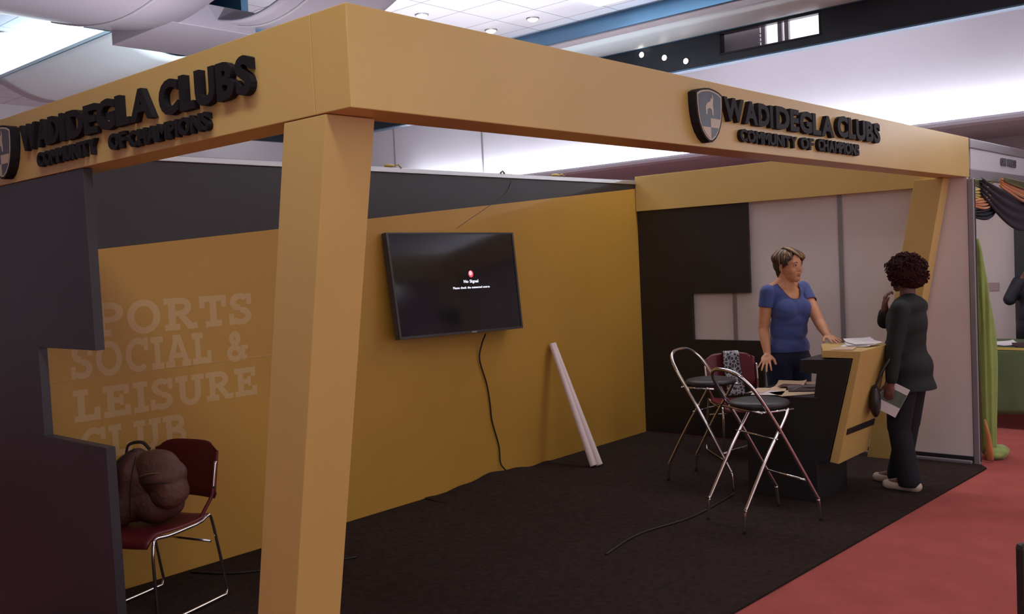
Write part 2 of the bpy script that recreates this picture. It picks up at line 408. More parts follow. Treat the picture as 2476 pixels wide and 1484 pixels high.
# ------------------------------------------------------------ fascias with raised lettering
ZB, ZT = 2.222, 2.525
def clip(poly, f):
    out = []
    for i in range(len(poly)):
        a, b_ = poly[i], poly[(i+1) % len(poly)]; fa, fb = f(a), f(b_)
        if fa >= 0: out.append(a)
        if fa*fb < 0: t = fa/(fa-fb); out.append((a[0]+(b_[0]-a[0])*t, a[1]+(b_[1]-a[1])*t))
    return out
def emblem(parent, org, ux, un, wd, hh):
    ux, un, org = Vector(ux), Vector(un), Vector(org)
    half = [(0, 1.0), (.18, .985), (.36, .955), (.50, .90), (.50, .72), (.475, .52), (.42, .34), (.33, .19), (.20, .07), (.06, .0)]
    sh = half + [(-x, y) for x, y in half[::-1]]
    sh = [p for i, p in enumerate(sh) if i == 0 or (abs(p[0]-sh[i-1][0])+abs(p[1]-sh[i-1][1])) > 1e-6]
    if abs(sh[-1][0]-sh[0][0])+abs(sh[-1][1]-sh[0][1]) < 1e-6: sh.pop()
    def sc(poly, k): return [(x*k, .52+(y-.52)*(1-(1-k)*.8)) for x, y in poly]
    root = None
    def plate(name, poly, d0, d1, m):
        nonlocal root
        bm = bmesh.new(); a = [bm.verts.new(org+ux*(x*wd)+Vector((0, 0, y*hh))+un*d0) for x, y in poly]
        c = [bm.verts.new(org+ux*(x*wd)+Vector((0, 0, y*hh))+un*d1) for x, y in poly]; n = len(poly)
        bm.faces.new(a); bm.faces.new(c[::-1])
        for i in range(n): bm.faces.new((a[i], c[i], c[(i+1) % n], a[(i+1) % n]))
        bmesh.ops.recalc_face_normals(bm, faces=bm.faces[:])
        o = newobj(name, bm, m, root or parent); return o
    root = plate('shield_emblem', sh, 0.0, .040, LTR)
    plate('emblem_border', sc(sh, .91), .0402, .0412, CREAM)
    inner = sc(sh, .84); plate('emblem_field', inner, .0414, .0422, EMBD)
    f1 = clip(clip(clip(inner, lambda p: p[0]), lambda p: .44-p[1]), lambda p: p[1]-.27)
    f2 = clip(clip(inner, lambda p: -p[0]), lambda p: .27-p[1])
    for f_ in (f1, f2): plate('emblem_square', f_, .0424, .0430, CREAM)
    deer = [(-.16,.50),(-.12,.50),(-.10,.60),(-.02,.63),(.06,.60),(.08,.50),(.12,.50),(.12,.62),(.10,.70),(.13,.82),(.08,.90),(.09,.80),(.03,.82),(.02,.76),(-.12,.71),(-.17,.64)]
    plate('emblem_deer', deer, .0424, .0430, CREAM)

fr = newobj('fascia_beam', bx(0, 0, ZB, 6.06, .17, ZT, bev=.003), YEL)
tag(fr, 'long yellow fascia beam along the right front, from corner pillar to the side wall', 'fascia')
fl_ = newobj('fascia_beam', bx(0, .171, ZB, .15, 3.1, ZT, bev=.003), YEL)
tag(fl_, 'yellow fascia beam running left from the corner pillar over the dark panel', 'fascia')
X, N = (1, 0, 0), (0, -1, 0)
word('WADI', 2.180, 2.680, 2.352, 2.462, (0, 0, 0), X, N, 0, .025, fr, LTR, gap=.04)
word('DEGLA', 2.715, 3.440, 2.352, 2.466, (0, 0, 0), X, N, 0, .025, fr, LTR, gap=.04)
word('CLUBS', 3.485, 4.140, 2.362, 2.482, (0, 0, 0), X, N, 0, .025, fr, LTR, gap=.04)
word('COMMUNITY', 2.340, 2.962, 2.266, 2.326, (0, 0, 0), X, N, 0, .020, fr, LTR, gap=.03)
word('OF', 3.005, 3.170, 2.268, 2.330, (0, 0, 0), X, N, 0, .020, fr, LTR, gap=.03)
word('CHAMPIONS', 3.225, 3.810, 2.270, 2.336, (0, 0, 0), X, N, 0, .020, fr, LTR, gap=.03)
emblem(fr, (2.02, 0, 2.240), X, N, .235, .240)
X, N = (0, -1, 0), (-1, 0, 0)   # along -Y, origin at Y=3
word('WADI', 3-2.275, 3-1.845, 2.344, 2.458, (0, 3, 0), X, N, 0, .025, fl_, LTR, gap=.04)
word('DEGLA', 3-1.805, 3-1.095, 2.340, 2.456, (0, 3, 0), X, N, 0, .025, fl_, LTR, gap=.04)
word('CLUBS', 3-1.045, 3-.462, 2.332, 2.456, (0, 3, 0), X, N, 0, .025, fl_, LTR, gap=.07)
word('COMMUNITY', 3-2.128, 3-1.570, 2.260, 2.322, (0, 3, 0), X, N, 0, .020, fl_, LTR, gap=.03)
word('OF', 3-1.462, 3-1.325, 2.258, 2.320, (0, 3, 0), X, N, 0, .020, fl_, LTR, gap=.03)
word('CHAMPIONS', 3-1.300, 3-.735, 2.250, 2.312, (0, 3, 0), X, N, 0, .020, fl_, LTR, gap=.03)
emblem(fl_, (0, 2.455, 2.240), X, N, .25, .242)
del X, N

# leaning pillars
def pillar(x0, x1, label):
    bm = bmesh.new(); prism(bm, [(.55, .012), (.765, .012), (.335, 2.2205), (.12, 2.2205)], x0, x1, 'x', bev=.003)
    o = newobj('leaning_pillar', bm, YEL); tag(o, label, 'pillar'); return o
pillar(.002, .192, 'yellow leaning square pillar at the near corner of the stand')
pillar(5.82, 5.982, 'yellow leaning pillar behind the person in black, by the white side wall')

# ------------------------------------------------------------ television
tv = empty('television', (2.672, 2.93, 1.99), label='large black flat television tilted on the yellow back wall', cat='television')
P00, P10 = Vector((2.672, 2.845, 1.232)), Vector((4.006, 2.845, 1.200))
P01, P11 = Vector((2.672, 2.935, 1.992)), Vector((4.040, 2.935, 1.978))
org = tv.location.copy()
def tvp(u, v, d=0):
    p = (P00*(1-u)+P10*u)*(1-v) + (P01*(1-u)+P11*u)*v
    n = (P10-P00).cross(P01-P00).normalized()
    return p + n*d - org
def slab(name, u0, v0, u1, v1, d0, d1, m, parent, bev=.0):
    bm = bmesh.new(); vs = [bm.verts.new(tvp(u, v, d)) for d in (d0, d1) for u, v in ((u0, v0), (u1, v0), (u1, v1), (u0, v1))]
    for f in ((3,2,1,0),(4,5,6,7),(0,1,5,4),(1,2,6,5),(2,3,7,6),(3,0,4,7)): bm.faces.new([vs[i] for i in f])
    bmesh.ops.recalc_face_normals(bm, faces=bm.faces[:])
    if bev: bmesh.ops.bevel(bm, geom=bm.edges[:], offset=bev, segments=2, affect='EDGES')
    return newobj(name, bm, m, parent)
slab('tv_body', 0, 0, 1, 1, -.045, 0, PLAS, tv, .004)
slab('screen', .014, .022, .986, .985, .0, .0025, SCR, tv)
for a in ((0, 0, .014, 1), (.986, 0, 1, 1), (.014, 0, .986, .022), (.014, .985, .986, 1)): slab('bezel', *a, -.002, .008, PLAS, tv)
slab('logo_plate', .55, .002, .59, .014, .008, .0095, ALU, tv)
slab('wall_bracket', .35, .35, .65, .75, -.085, -.045, BLK, tv)
SCT = emi('screen_text_glow', (.85, .85, 1), 1.3); SCR1 = emi('screen_icon_red', (.9, .10, .16), 1.0); SCP = emi('screen_icon_pink', (1, .55, .6), 1.2)
def tvdisc(name, u, v, r, d, m):
    bm = bmesh.new(); vs = [bm.verts.new(tvp(u+r*math.cos(t*PI/12)/1.34, v+r*math.sin(t*PI/12)/.76*(1.0), d)) for t in range(24)]; bm.faces.new(vs); newobj(name, bm, m, tv)
tvdisc('screen_icon', .600, .585, .027, .0032, SCR1); tvdisc('screen_icon_highlight', .598, .592, .017, .0036, SCP)
def tvtext(t, u0, u1, v0, v1):
    H = [v.y for v in glyph('H', .03)[0]]; h0, h1 = min(H), max(H); gap = .06
    ws = [.28 if c == ' ' else glyph(c, .03)[3]-glyph(c, .03)[2] for c in t]; tot = sum(ws)+gap*(len(t)-1); x = 0; bm = bmesh.new()
    for c, wd in zip(t, ws):
        if c != ' ':
            vs, ps, gx0, _ = glyph(c, .03)
            nv = [bm.verts.new(tvp(u0+(u1-u0)*(x+v.x-gx0)/tot, v0+(v1-v0)*(v.y-h0)/(h1-h0), .003+(.5+v.z)*.0008)) for v in vs]
            for p in ps:
                try: bm.faces.new([nv[i] for i in p])
                except ValueError: pass
        x += wd+gap
    newobj('screen_text', bm, SCT, tv)
tvtext('No Signal', .535, .655, .497, .527)
tvtext('Please check the connected source', .445, .745, .440, .462)
bm = bmesh.new()
tube(bm, smoothpath([(3.602, 2.88, 1.19), (3.625, 2.95, 1.10), (3.62, 2.975, .98), (3.69, 2.978, .78), (3.72, 2.98, .62), (3.735, 2.98, .47), (3.80, 2.98, .26), (3.805, 2.975, .12), (3.84, 2.955, .055)], 8), .006, 7)
o = newobj('power_cable', bm, CORD, None, True); tag(o, 'thin dark cable hanging from the television down to the carpet', 'cable')

# ------------------------------------------------------------ rolled posters leaning on the back wall
for i, (b0, t0, r0, lab) in enumerate((((4.425, 2.505, .05), (4.500, 2.955, 1.045), .020, 'pale rolled poster leaning on the yellow wall, left one of the pair'),
                                       ((4.470, 2.475, .05), (4.532, 2.955, 1.045), .020, 'pale rolled poster leaning on the yellow wall, right one of the pair'))):
    bm = bmesh.new(); a, c = Vector(b0), Vector(t0); d = (c-a).normalized(); e1 = d.cross(Vector((0, 0, 1))).normalized(); e2 = d.cross(e1)
    def rf(u, v, a=a, c=c, e1=e1, e2=e2, r0=r0, i=i):
        t = 2*PI*2.2*u + i*1.3; rr = (r0*.82 + .004*u*2.2)*(1.25-.32*v); return a.lerp(c, v) + (e1*math.cos(t)+e2*math.sin(t))*rr
    sheet(bm, rf, 66, 10); o = newobj('rolled_poster', bm, ROLLM, None, True); tag(o, lab, 'rolled poster', 'rolled posters by the back wall')
    zmin = min(v.co.z for v in o.data.vertices)
    o.location.z = .013 - zmin

# ------------------------------------------------------------ counter
ct = empty('reception_counter', (4.58, .6, .012), label='black and yellow zigzag reception counter between the woman and the person in black', cat='counter')
def ctp(bm, name, m):
    for v in bm.verts: v.co -= Vector((4.58, .6, .012))
    return newobj(name, bm, m, ct)
prof = [(.52, .012), (1.035, .012), (1.035, .715), (.53, .715), (.505, .892), (.625, .898), (.62, .985), (.262, .998), (.445, .292), (.52, .285)]
bm = bmesh.new(); prism(bm, prof, 4.30, 4.80, 'x', bev=.003); ctp(bm, 'black_body', BLK)
bm = bmesh.new(); prism(bm, [(4.315, .44), (4.316, .462), (4.70, .64), (4.83, .64), (4.83, .44)], 1.003, 1.0497, 'z', bev=.001); ctp(bm, 'yellow_shelf', YEL)
yp = [(.202, 1.050), (.47, 1.050), (.47, 1.002), (.2585, 1.002), (.438, .296), (.378, .288)]
bm = bmesh.new(); prism(bm, yp, 4.315, 4.83, 'x', bev=.002); o = ctp(bm, 'yellow_facing', YEL)
# dark diagonal bar across the yellow face
def fy(z): return .202 + (.378-.202)*(1.05-z)/(1.05-.288)
bm = bmesh.new(); pz = [(4.345, .525), (4.345, .485), (4.828, .475), (4.828, .52)]
a = [bm.verts.new((x, fy(z)-.008, z)) for x, z in pz]; c = [bm.verts.new((x, fy(z)+.002, z)) for x, z in pz]
bm.faces.new(a); bm.faces.new(c[::-1])
for i in range(4): bm.faces.new((a[i], c[i], c[(i+1) % 4], a[(i+1) % 4]))
bmesh.ops.recalc_face_normals(bm, faces=bm.faces[:]); ctp(bm, 'dark_bar', BLK)
bm = bx(4.295, .50, .716, 4.805, 1.045, .732, bev=.002); o = ctp(bm, 'desk_top', mat('desk_edge_dark', (.03, .018, .018), .4))

# papers
def paper(name, x, y, z, wx, wy, rz, m, label, cat='paper', curl=0.0, tilt=0.0, group='papers on the counter', t=.0015):
    bm = bmesh.new()
    def f(u, v):
        return ((u-.5)*wx, (v-.5)*wy, .002+curl*max(0, u-.62)**2*4 + curl*.5*max(0, .25-v)**2*6 + tilt*u)
    sheet(bm, f, 10, 8, thick=-t); o = newobj(name, bm, m, None, False, (x, y, z), rz); tag(o, label, cat, group); return o
Z0 = .732
paper('paper_sheet', 4.40, .90, Z0, .30, .21, .30, PAPER, 'white paper sheet at the near edge of the low desk')
paper('brochure', 4.42, .72, Z0, .21, .30, .9, PAPERT, 'tan brochure flat at the front right of the low desk', 'brochure')
paper('brochure', 4.60, .87, Z0+.001, .30, .21, .1, PAPERT, 'tan open brochure with lifted corner in the middle of the low desk', 'brochure', curl=.06)
paper('brochure', 4.42, .98, Z0+.003, .24, .10, .2, PAPERT, 'narrow tan leaflet at the left end of the low desk', 'brochure')
paper('brochure', 4.66, .72, Z0+.001, .24, .30, .3, PAPERT, 'pale brochure at the far end of the low desk', 'brochure', curl=.05)
paper('magazine', 4.69, .80, Z0+.012, .20, .27, .15, mat('magazine_maroon', (.10, .03, .035), .5), 'dark red magazine lying on the brochures at the far end', 'magazine', t=.005)
paper('magazine', 4.55, .72, Z0+.005, .16, .20, .5, mat('magazine_dark', (.06, .03, .03), .5), 'dark covered magazine in the middle of the low desk', 'magazine', t=.004, curl=.03)
paper('paper_sheet', 4.45, .37, 1.051, .20, .14, .25, PAPERT, 'thin pale leaflet on the near end of the yellow counter top', 'paper', group='papers on the counter')
for i in range(3):
    paper('paper_stack_sheet', 4.66+.02*i, .36-.01*i, 1.051+.008*i, .24, .19, .2+.25*i, PAPER, ('lowest', 'middle', 'topmost')[i]+' white sheet of the loose pile on the yellow counter top', 'paper', curl=.03, t=.004)

# ------------------------------------------------------------ folding bar stools
def stool(loc, ang, label, first=None):
    root = empty('bar_stool', loc, ang, label=label, cat='bar stool', group='folding bar stools')
    if first:
        for ch in first.children:
            c = ch.copy(); C.objects.link(c); c.parent = root
        return root
    # local +x: side of arch feet; legs side at -x
    for s in (-1, 1):
        bm = bmesh.new()
        tube(bm, smoothpath([(-.29, s*.19, .0), (-.275, s*.19, .13), (-.255, s*.188, .17), (-.10, s*.184, .44), (.05, s*.18, .67), (.085, s*.176, .735)], 6), .0115, 10)
        newobj('leg', bm, CHR, root, True)
    bm = bmesh.new()
    arch = [(.29, -.205, 0), (.275, -.205, .13), (.25, -.205, .18), (0.0, -.205, .60), (-.165, -.20, .85), (-.235, -.16, .945), (-.262, -.09, .985), (-.27, 0, .995)]
    arch += [(x, -y, z) for x, y, z in arch[-2::-1]]
    tube(bm, smoothpath(arch, 7), .0125, 10); newobj('backrest_arch', bm, CHR, root, True)
    bm = bmesh.new(); tube(bm, [(.205, -.20, .262), (.205, .20, .262)], .009, 8); newobj('footrest', bm, CHR, root, True)
    bm = bmesh.new(); tube(bm, [(-.03, -.21, .555), (-.03, .21, .555)], .006, 8); newobj('pivot_bar', bm, CHR, root, True)
    bm = bmesh.new(); tube(bm, [(-.13, -.17, .725), (.13, -.17, .725)], .009, 8); tube(bm, [(-.13, .17, .725), (.13, .17, .725)], .009, 8)
    tube(bm, [(-.13, -.20, .728), (-.13, .20, .728)], .009, 8); newobj('seat_frame', bm, CHR, root, True)
    bm = bmesh.new(); prev = None
    rs = [(.001, .735), (.15, .736), (.182, .745), (.190, .758), (.182, .772), (.15, .780), (.08, .784), (.001, .785)]
    rings = [[bm.verts.new((r*math.cos(2*PI*k/36), r*math.sin(2*PI*k/36), z)) for k in range(36)] for r, z in rs]
    for i in range(len(rings)-1):
        for k in range(36): bm.faces.new((rings[i][k], rings[i][(k+1) % 36], rings[i+1][(k+1) % 36], rings[i+1][k]))
    newobj('seat', bm, SEATB, root, True)
    return root
st1 = stool((3.735, .645, .012), -.447, 'chrome folding bar stool with round black seat, standing nearest the camera')
st2 = stool((4.515, 1.43, .012), -1.62, 'chrome folding bar stool with round black seat, beside the maroon chair with the scarf', st1)

# ------------------------------------------------------------ stacking chairs
def stack_chair(loc, ang, label, first=None):
    """local: faces +x, 0.44 wide, origin centre on floor"""
    root = empty('stacking_chair', loc, ang, label=label, cat='chair', group='maroon stacking chairs')
    if first:
        for ch in first.children:
            c = ch.copy(); C.objects.link(c); c.parent = root
        return root
    for s in (-1, 1):
        y = s*.235
        bm = bmesh.new()
        tube(bm, smoothpath([(.20, y, .014), (-.10, y, .014), (-.26, y, .016)], 4) + smoothpath([(-.275, y, .04), (-.225, y*.98, .30), (-.195, y*.96, .452), (-.17, y*.96, .468), (-.13, y*.96, .452)], 5)
             + smoothpath([(-.08, y*.96, .445), (.10, y*.97, .44), (.19, y*.97, .446), (.215, y, .42)], 5) + smoothpath([(.222, y, .35), (.215, y, .04), (.20, y, .014)], 4), .0085, 8)
        newobj('side_frame', bm, CHR, root, True)
        bm = bmesh.new(); tube(bm, smoothpath([(-.15, s*.19, .45), (-.175, s*.205, .50), (-.21, s*.222, .56), (-.222, s*.225, .60)], 5), .010, 8); newobj('back_support', bm, MAR, root, True)
        bm = bmesh.new(); tube(bm, smoothpath([(-.222, s*.227, .60), (-.235, s*.229, .68), (-.248, s*.230, .745)], 5), .009, 8); newobj('upright', bm, CHR, root, True)
    bm = bmesh.new(); tube(bm, [(-.18, -.225, .33), (-.18, .225, .33)], .007, 8); newobj('cross_bar', bm, CHR, root, True)
    bm = bmesh.new()
    def sf(u, v):
        x = -.20+.44*u; yy = (v-.5)*.44*(1-.06*max(0, (.2-u)/.2))
        z = .452 + .018*((v-.5)*2)**2*0.6 - .012*math.sin(PI*min(1, u*1.1)) - (.055*((u-.80)/.20)**2 if u > .80 else 0)
        return (x, yy, z)
    sheet(bm, sf, 18, 12, thick=-.012); newobj('seat', bm, MAR, root, True)
    bm = bmesh.new()
    def bf(u, v):
        wv = .225*(1-.07*max(0, (v-.80)/.20)**3 - .07*max(0, (.15-v)/.15)**2)
        z = .545+.300*v; yy = (u-.5)*2*wv; x = -.222-.055*v - .030*(1-((u-.5)*2)**2) - (.012 if v < .1 else 0)
        if v > .85: z -= .045*abs((u-.5)*2)**5*(v-.85)/.15
        return (x, yy, z)
    sheet(bm, bf, 16, 14, thick=.011); newobj('backrest', bm, MAR, root, True)
    return root
ch1 = stack_chair((.60, 2.535, .012), PI+.27, 'dark red stacking chair with chrome frame holding the brown backpack')
ch2 = stack_chair((5.425, 1.665, .012), -PI/2-.75, 'maroon stacking chair with a patterned scarf, behind the bar stools', ch1)

# scarf draped over the backrest of the second chair
sa = -PI/2-.75
bm = bmesh.new()
def scf(u, v):
    # v along length: back side up, over the top and down the front
    s_ = v*1.0; yy = .01 + (u-.5)*.135*(1+.25*abs(v-.35)) + .010*math.sin(v*9)
    if v < .32: t = v/.32; x, z = -.305-.004*math.sin(u*12), .60+.245*t
    elif v < .40: t = (v-.32)/.08; x, z = -.305+.060*t, .847+.014*math.sin(PI*t)
    else: t = (v-.40)/.60; x, z = -.243+.055*t+.010*math.sin(u*14), .845-.36*t
    return (x, yy, z)
sheet(bm, scf, 12, 40, thick=.003); o = newobj('scarf', bm, SCARF, None, True, (5.425, 1.665, .012), sa)
tag(o, 'black and white patterned scarf draped over the maroon chair', 'scarf')

# brown backpack slumped on the red chair
bp = empty('backpack', (.60, 2.535, .47), PI+.27, label='brownish red backpack slumped on the red chair at left', cat='backpack')
def B(r, v, z): return Vector((-.43*r+.90*v, .90*r+.43*v, z))
RB = Matrix(((-.43, .90, 0), (.90, .43, 0), (0, 0, 1)))   # columns: right, towards viewer, up
RB = Matrix(((-.43, .90, 0), (.90, .43, 0), (0, 0, 1)))
bm = bmesh.new()
ell(bm, B(-.08, .0, .20), (.115, .12, .195), RB); ell(bm, B(-.05, -.01, .29), (.10, .10, .105), RB); ell(bm, B(-.15, .02, .13), (.09, .11, .14), RB); ell(bm, B(.03, .0, .10), (.15, .11, .10), RB)
bm = remesh(bm, .009, 12)
for v in bm.verts:
    p = v.co; r = -.43*p.x+.90*p.y
    v.co += v.normal*(.007*math.sin(r*52+math.sin(p.z*11)*1.6)*min(1, p.z*6)+.0035*math.sin(p.z*34+r*25))
    if v.co.z < 0: v.co.z = 0
newobj('bag_body', bm, BAGM, bp, True)
POCK = mat('bag_pocket_brown', (.115, .042, .032), .6, noise=.2, nscale=8, bump=.7, bscale=7)
bm = bmesh.new(); ell(bm, B(.085, .03, .255), (.125, .11, .10), RB); ell(bm, B(.12, .04, .18), (.100, .10, .105), RB); ell(bm, B(.05, .01, .305), (.12, .10, .085), RB); bm = remesh(bm, .008, 16)
for v in bm.verts: v.co += v.normal*(.0022*math.sin(v.co.z*52+.6+v.co.x*9)+.002*math.sin(v.co.x*48))
newobj('front_pocket', bm, POCK, bp, True)
def over(pts, r, m, name, flat=.5):
    bm = bmesh.new(); tube(bm, smoothpath([B(*p) for p in pts], 8), r, 8, flat=flat); newobj(name, bm, m, bp, True)
over([(.0, .125, .275), (.06, .140, .290), (.13, .115, .285), (.175, .06, .27)], .005, mat('zip_tan', (.22, .10, .07), .4), 'piping')
over([(.02, .128, .235), (.09, .142, .240), (.16, .115, .235), (.20, .05, .225)], .006, BAGD, 'piping')
over([(-.17, .03, .03), (-.19, .09, .13), (-.165, .095, .25), (-.11, .07, .345), (-.05, .02, .395)], .014, BAGD, 'strap', .4)
over([(-.055, .125, .06), (-.045, .142, .17), (-.035, .125, .28), (-.03, .07, .37)], .004, BAGD, 'seam')
over([(-.12, -.02, .355), (-.10, -.02, .415), (-.03, -.02, .425), (.01, -.02, .385)], .009, BAGD, 'carry_handle', .5)

# ------------------------------------------------------------ people
def rotframe(fwd):
    """matrix whose +x is fwd, +z up"""
    fx = Vector(fwd).normalized(); up = Vector((0, 0, 1)); ly = up.cross(fx).normalized(); uz = fx.cross(ly)
    return Matrix((( fx.x, ly.x, uz.x), (fx.y, ly.y, uz.y), (fx.z, ly.z, uz.z)))
def head_prims(bm, c, R, s):
    """c: head centre (between the ears); R head frame (+x forward, +y left); s scale"""
    c = Vector(c)
    def P(x, y, z): return c + R @ (Vector((x, y, z))*s)
    def E(x, y, z, a, b_, d, pitch=0, sub=3):
        ell(bm, P(x, y, z), (a*s, b_*s, d*s), R @ Matrix.Rotation(pitch, 3, 'Y'), sub)
    E(-.012, 0, .035, .092, .074, .083)            # cranium
    E(.016, 0, .006, .074, .066, .088)             # face mass
    E(.030, 0, -.045, .055, .056, .058)            # jaw
    E(.060, 0, -.080, .026, .028, .024)            # chin
    for y in (-1, 1):
        E(.046, y*.034, -.026, .034, .028, .034)   # cheeks
        E(.064, y*.026, .030, .018, .026, .010)    # brow
        E(-.008, y*.073, -.008, .014, .006, .028, pitch=-.2)   # ears
        E(.000, y*.077, .008, .013, .005, .014)
        E(.083, y*.0085, -.0235, .009, .0065, .0065)      # nostrils
    capsule(bm, P(.078, 0, .016), P(.0915, 0, -.018), .0060*s, .0085*s)   # nose
    E(.072, 0, -.051, .0165, .020, .015)            # mouth mass
    return P, E
def face_parts(root, c, R, s, lips=True):
    c = Vector(c)
    def P(x, y, z): return c + R @ (Vector((x, y, z))*s)
    for y in (-1, 1):
        bm = bmesh.new(); ell(bm, P(.0712, y*.0300, .0090), (.0115*s, .0140*s, .0062*s), R); ew = newobj('eye', bm, EYEW, root, True)
        bm = bmesh.new(); ell(bm, P(.0802, y*.0285-.0015, .0088), (.0035*s, .0058*s, .0056*s), R, 2); newobj('iris', bm, IRIS, ew, True)
        bm = bmesh.new(); tube(bm, smoothpath([P(.0790, y*.0150, .0100), P(.0835, y*.022, .0150), P(.0820, y*.034, .0152), P(.0735, y*.0450, .0095)], 5), [.0015*s]*16, 6); newobj('eyelid', bm, BROW, root, True)
        bm = bmesh.new(); pts = smoothpath([P(.0835, y*.012, .0275), P(.0835, y*.024, .0325), P(.0765, y*.038, .0325), P(.0655, y*.048, .0260)], 5)
        tube(bm, pts, [.0026*s*(1-.5*i/len(pts)) for i in range(len(pts))], 6); newobj('eyebrow', bm, BROW, root, True)
    if lips:
        bm = bmesh.new()
        tube(bm, smoothpath([P(.0765, .0205, -.0525), P(.0860, .009, -.0485), P(.0880, 0, -.0500), P(.0860, -.009, -.0485), P(.0765, -.0205, -.0525)], 5), [.0012*s+.0018*s*math.sin(PI*i/20) for i in range(21)], 8)
        newobj('upper_lip', bm, LIP, root, True)
        bm = bmesh.new()
        tube(bm, smoothpath([P(.0765, .0190, -.0545), P(.0850, .009, -.0585), P(.0868, 0, -.0595), P(.0850, -.009, -.0585), P(.0765, -.0190, -.0545)], 5), [.0012*s+.0026*s*math.sin(PI*i/20) for i in range(21)], 8)
        newobj('lower_lip', bm, LIP, root, True)
def hand_prims(bm, wrist, knuck_dir, palm_n, side, s=1.0, curl=.25, spread=.22, tipdirs=None):
    """wrist point, direction towards knuckles, palm-back normal, side: +1 thumb on +cross side"""
    d = Vector(knuck_dir).normalized(); n = Vector(palm_n); n = (n-d*n.dot(d)).normalized(); lat = d.cross(n)*side
    W = Vector(wrist)
    ell(bm, W+d*.048*s, (.050*s, .038*s, .015*s), Matrix((d, lat, n)).transposed())
    capsule(bm, W-d*.02*s, W+d*.03*s, .022*s, .023*s)
    for i, (off, ln, r) in enumerate(((.028, .076, .0086), (.009, .084, .0090), (-.010, .078, .0086), (-.028, .062, .0076))):
        base = W + d*(.082-.004*abs(i-1.2))*s + lat*off*s
        a = (off/.028)*spread; dd = (d*math.cos(a)+lat*math.sin(a))
        segs = (.46, .30, .24); p = base-dd*.012*s; c_ = 0; rr = r*s
        for k, sg in enumerate(segs):
            c_ += curl*(.6+.4*k); dir_ = (dd*math.cos(c_) - n*math.sin(c_)).normalized(); q = p + dir_*ln*sg*s*(1.2 if k == 0 else 1)
            capsule(bm, p, q, rr, rr*.92, 10); p = q; rr *= .92
    tb = W + d*.022*s + lat*.026*s; td = (d*.62+lat*.72-n*.15).normalized(); p1 = tb+td*.036*s; capsule(bm, tb, p1, .0135*s, .011*s, 10)
    td2 = (d*.85+lat*.42-n*.25).normalized(); capsule(bm, p1, p1+td2*.036*s, .0105*s, .0085*s, 10)

def cutz(bm, co_, no, clear_outer=True, region=None):
    geom = bm.verts[:]+bm.edges[:]+bm.faces[:]
    if region is not None:
        fs = [f for f in bm.faces if region(f.calc_center_median())]
        es = set(e for f in fs for e in f.edges); vs = set(v for f in fs for v in f.verts)
        geom = list(vs)+list(es)+fs
    bmesh.ops.bisect_plane(bm, geom=geom, plane_co=co_, plane_no=no, clear_outer=clear_outer)

# ---- woman in the blue t-shirt (local frame: x to the right of the view, y away, z up)
AW = 1.134
wo = empty('person', (5.05, 1.022, .012), -AW, label='woman with short streaked hair in a blue t-shirt behind the counter', cat='person')
F = Vector((.62, -.78, 0)); Rr = Vector((F.y, -F.x, 0)); Lf = -Rr   # facing, her right, her left
TC = Vector((-.030, 0, 0))
def T(fw, lf, z): return TC + F*fw + Lf*lf + Vector((0, 0, z))
RT = Matrix((F, Lf, Vector((0, 0, 1)))).transposed()
HC = Vector((-.004, -.005, 1.590)); HF = Vector((.78, -.62, -.03)); HR = rotframe(HF); HS = 1.13
shR, shL = T(-.01, -.165, 1.405), T(-.01, .165, 1.415)
elR, wrR = Vector((-.205, -.10, 1.125)), Vector((-.180, -.215, .945))
elL, wrL = Vector((.205, -.08, 1.160)), Vector((.250, -.300, 1.082))
def torso(bm, e=0.0, low=True):
    ell(bm, T(0, 0, 1.30), (.105+e, .150+e, .145+e), RT)       # ribcage
    ell(bm, T(-.005, 0, 1.385), (.080+e, .165+e, .060+e), RT)   # shoulders yoke
    for s in (-1, 1): ell(bm, T(.072, s*.068, 1.262), (.078+e, .082+e, .080+e), RT)
    ell(bm, T(.070, 0, 1.265), (.072+e, .10+e, .085+e), RT); ell(bm, T(.035, 0, 1.19), (.10+e, .140+e, .10+e), RT)
    ell(bm, T(.015, 0, 1.12), (.108+e, .142+e, .15+e), RT)      # waist
    ell(bm, T(0, 0, .97), (.118+e, .170+e, .13+e), RT)          # hips
bm = bmesh.new(); torso(bm)
ell(bm, T(-.01, 0, .90), (.125, .175, .12), RT)
for s in (-1, 1):
    hp, kn, an = T(0, s*.090, .88), T(.01, s*.095, .49), T(-.01, s*.10, .075)
    capsule(bm, hp, kn, .095, .058); capsule(bm, kn, an, .058, .040); capsule(bm, an, an+F*.15+Vector((0, 0, -.035)), .038, .028)
    capsule(bm, an, an-F*.03+Vector((0, 0, -.03)), .036, .034)
capsule(bm, T(-.015, 0, 1.40), HC+HR @ Vector((-.022, 0, -.055)), .064, .058)   # neck
capsule(bm, T(-.015, -.12, 1.425), T(-.015, 0, 1.475), .045, .05); capsule(bm, T(-.015, .12, 1.425), T(-.015, 0, 1.475), .045, .05)
capsule(bm, shR, elR, .054, .042); capsule(bm, elR, elR.lerp(wrR, .35), .041, .041); capsule(bm, elR.lerp(wrR, .35), wrR, .041, .026)
capsule(bm, shL, elL, .052, .042); capsule(bm, elL, elL.lerp(wrL, .35), .041, .040); capsule(bm, elL.lerp(wrL, .35), wrL, .040, .026)
head_prims(bm, HC, HR, HS)
hand_prims(bm, wrR, Vector((-.12, -.62, -.50)), Vector((0, -.55, .85)), -1, 1.06, curl=.10, spread=.30)
hand_prims(bm, wrL, Vector((.42, -.85, -.20)), Vector((0, -.15, 1)), 1, 1.02, curl=.06, spread=.18)
bm = remesh(bm, .0040, 5)
newobj('body', bm, SKIN, wo, True)
face_parts(wo, HC, HR, HS)
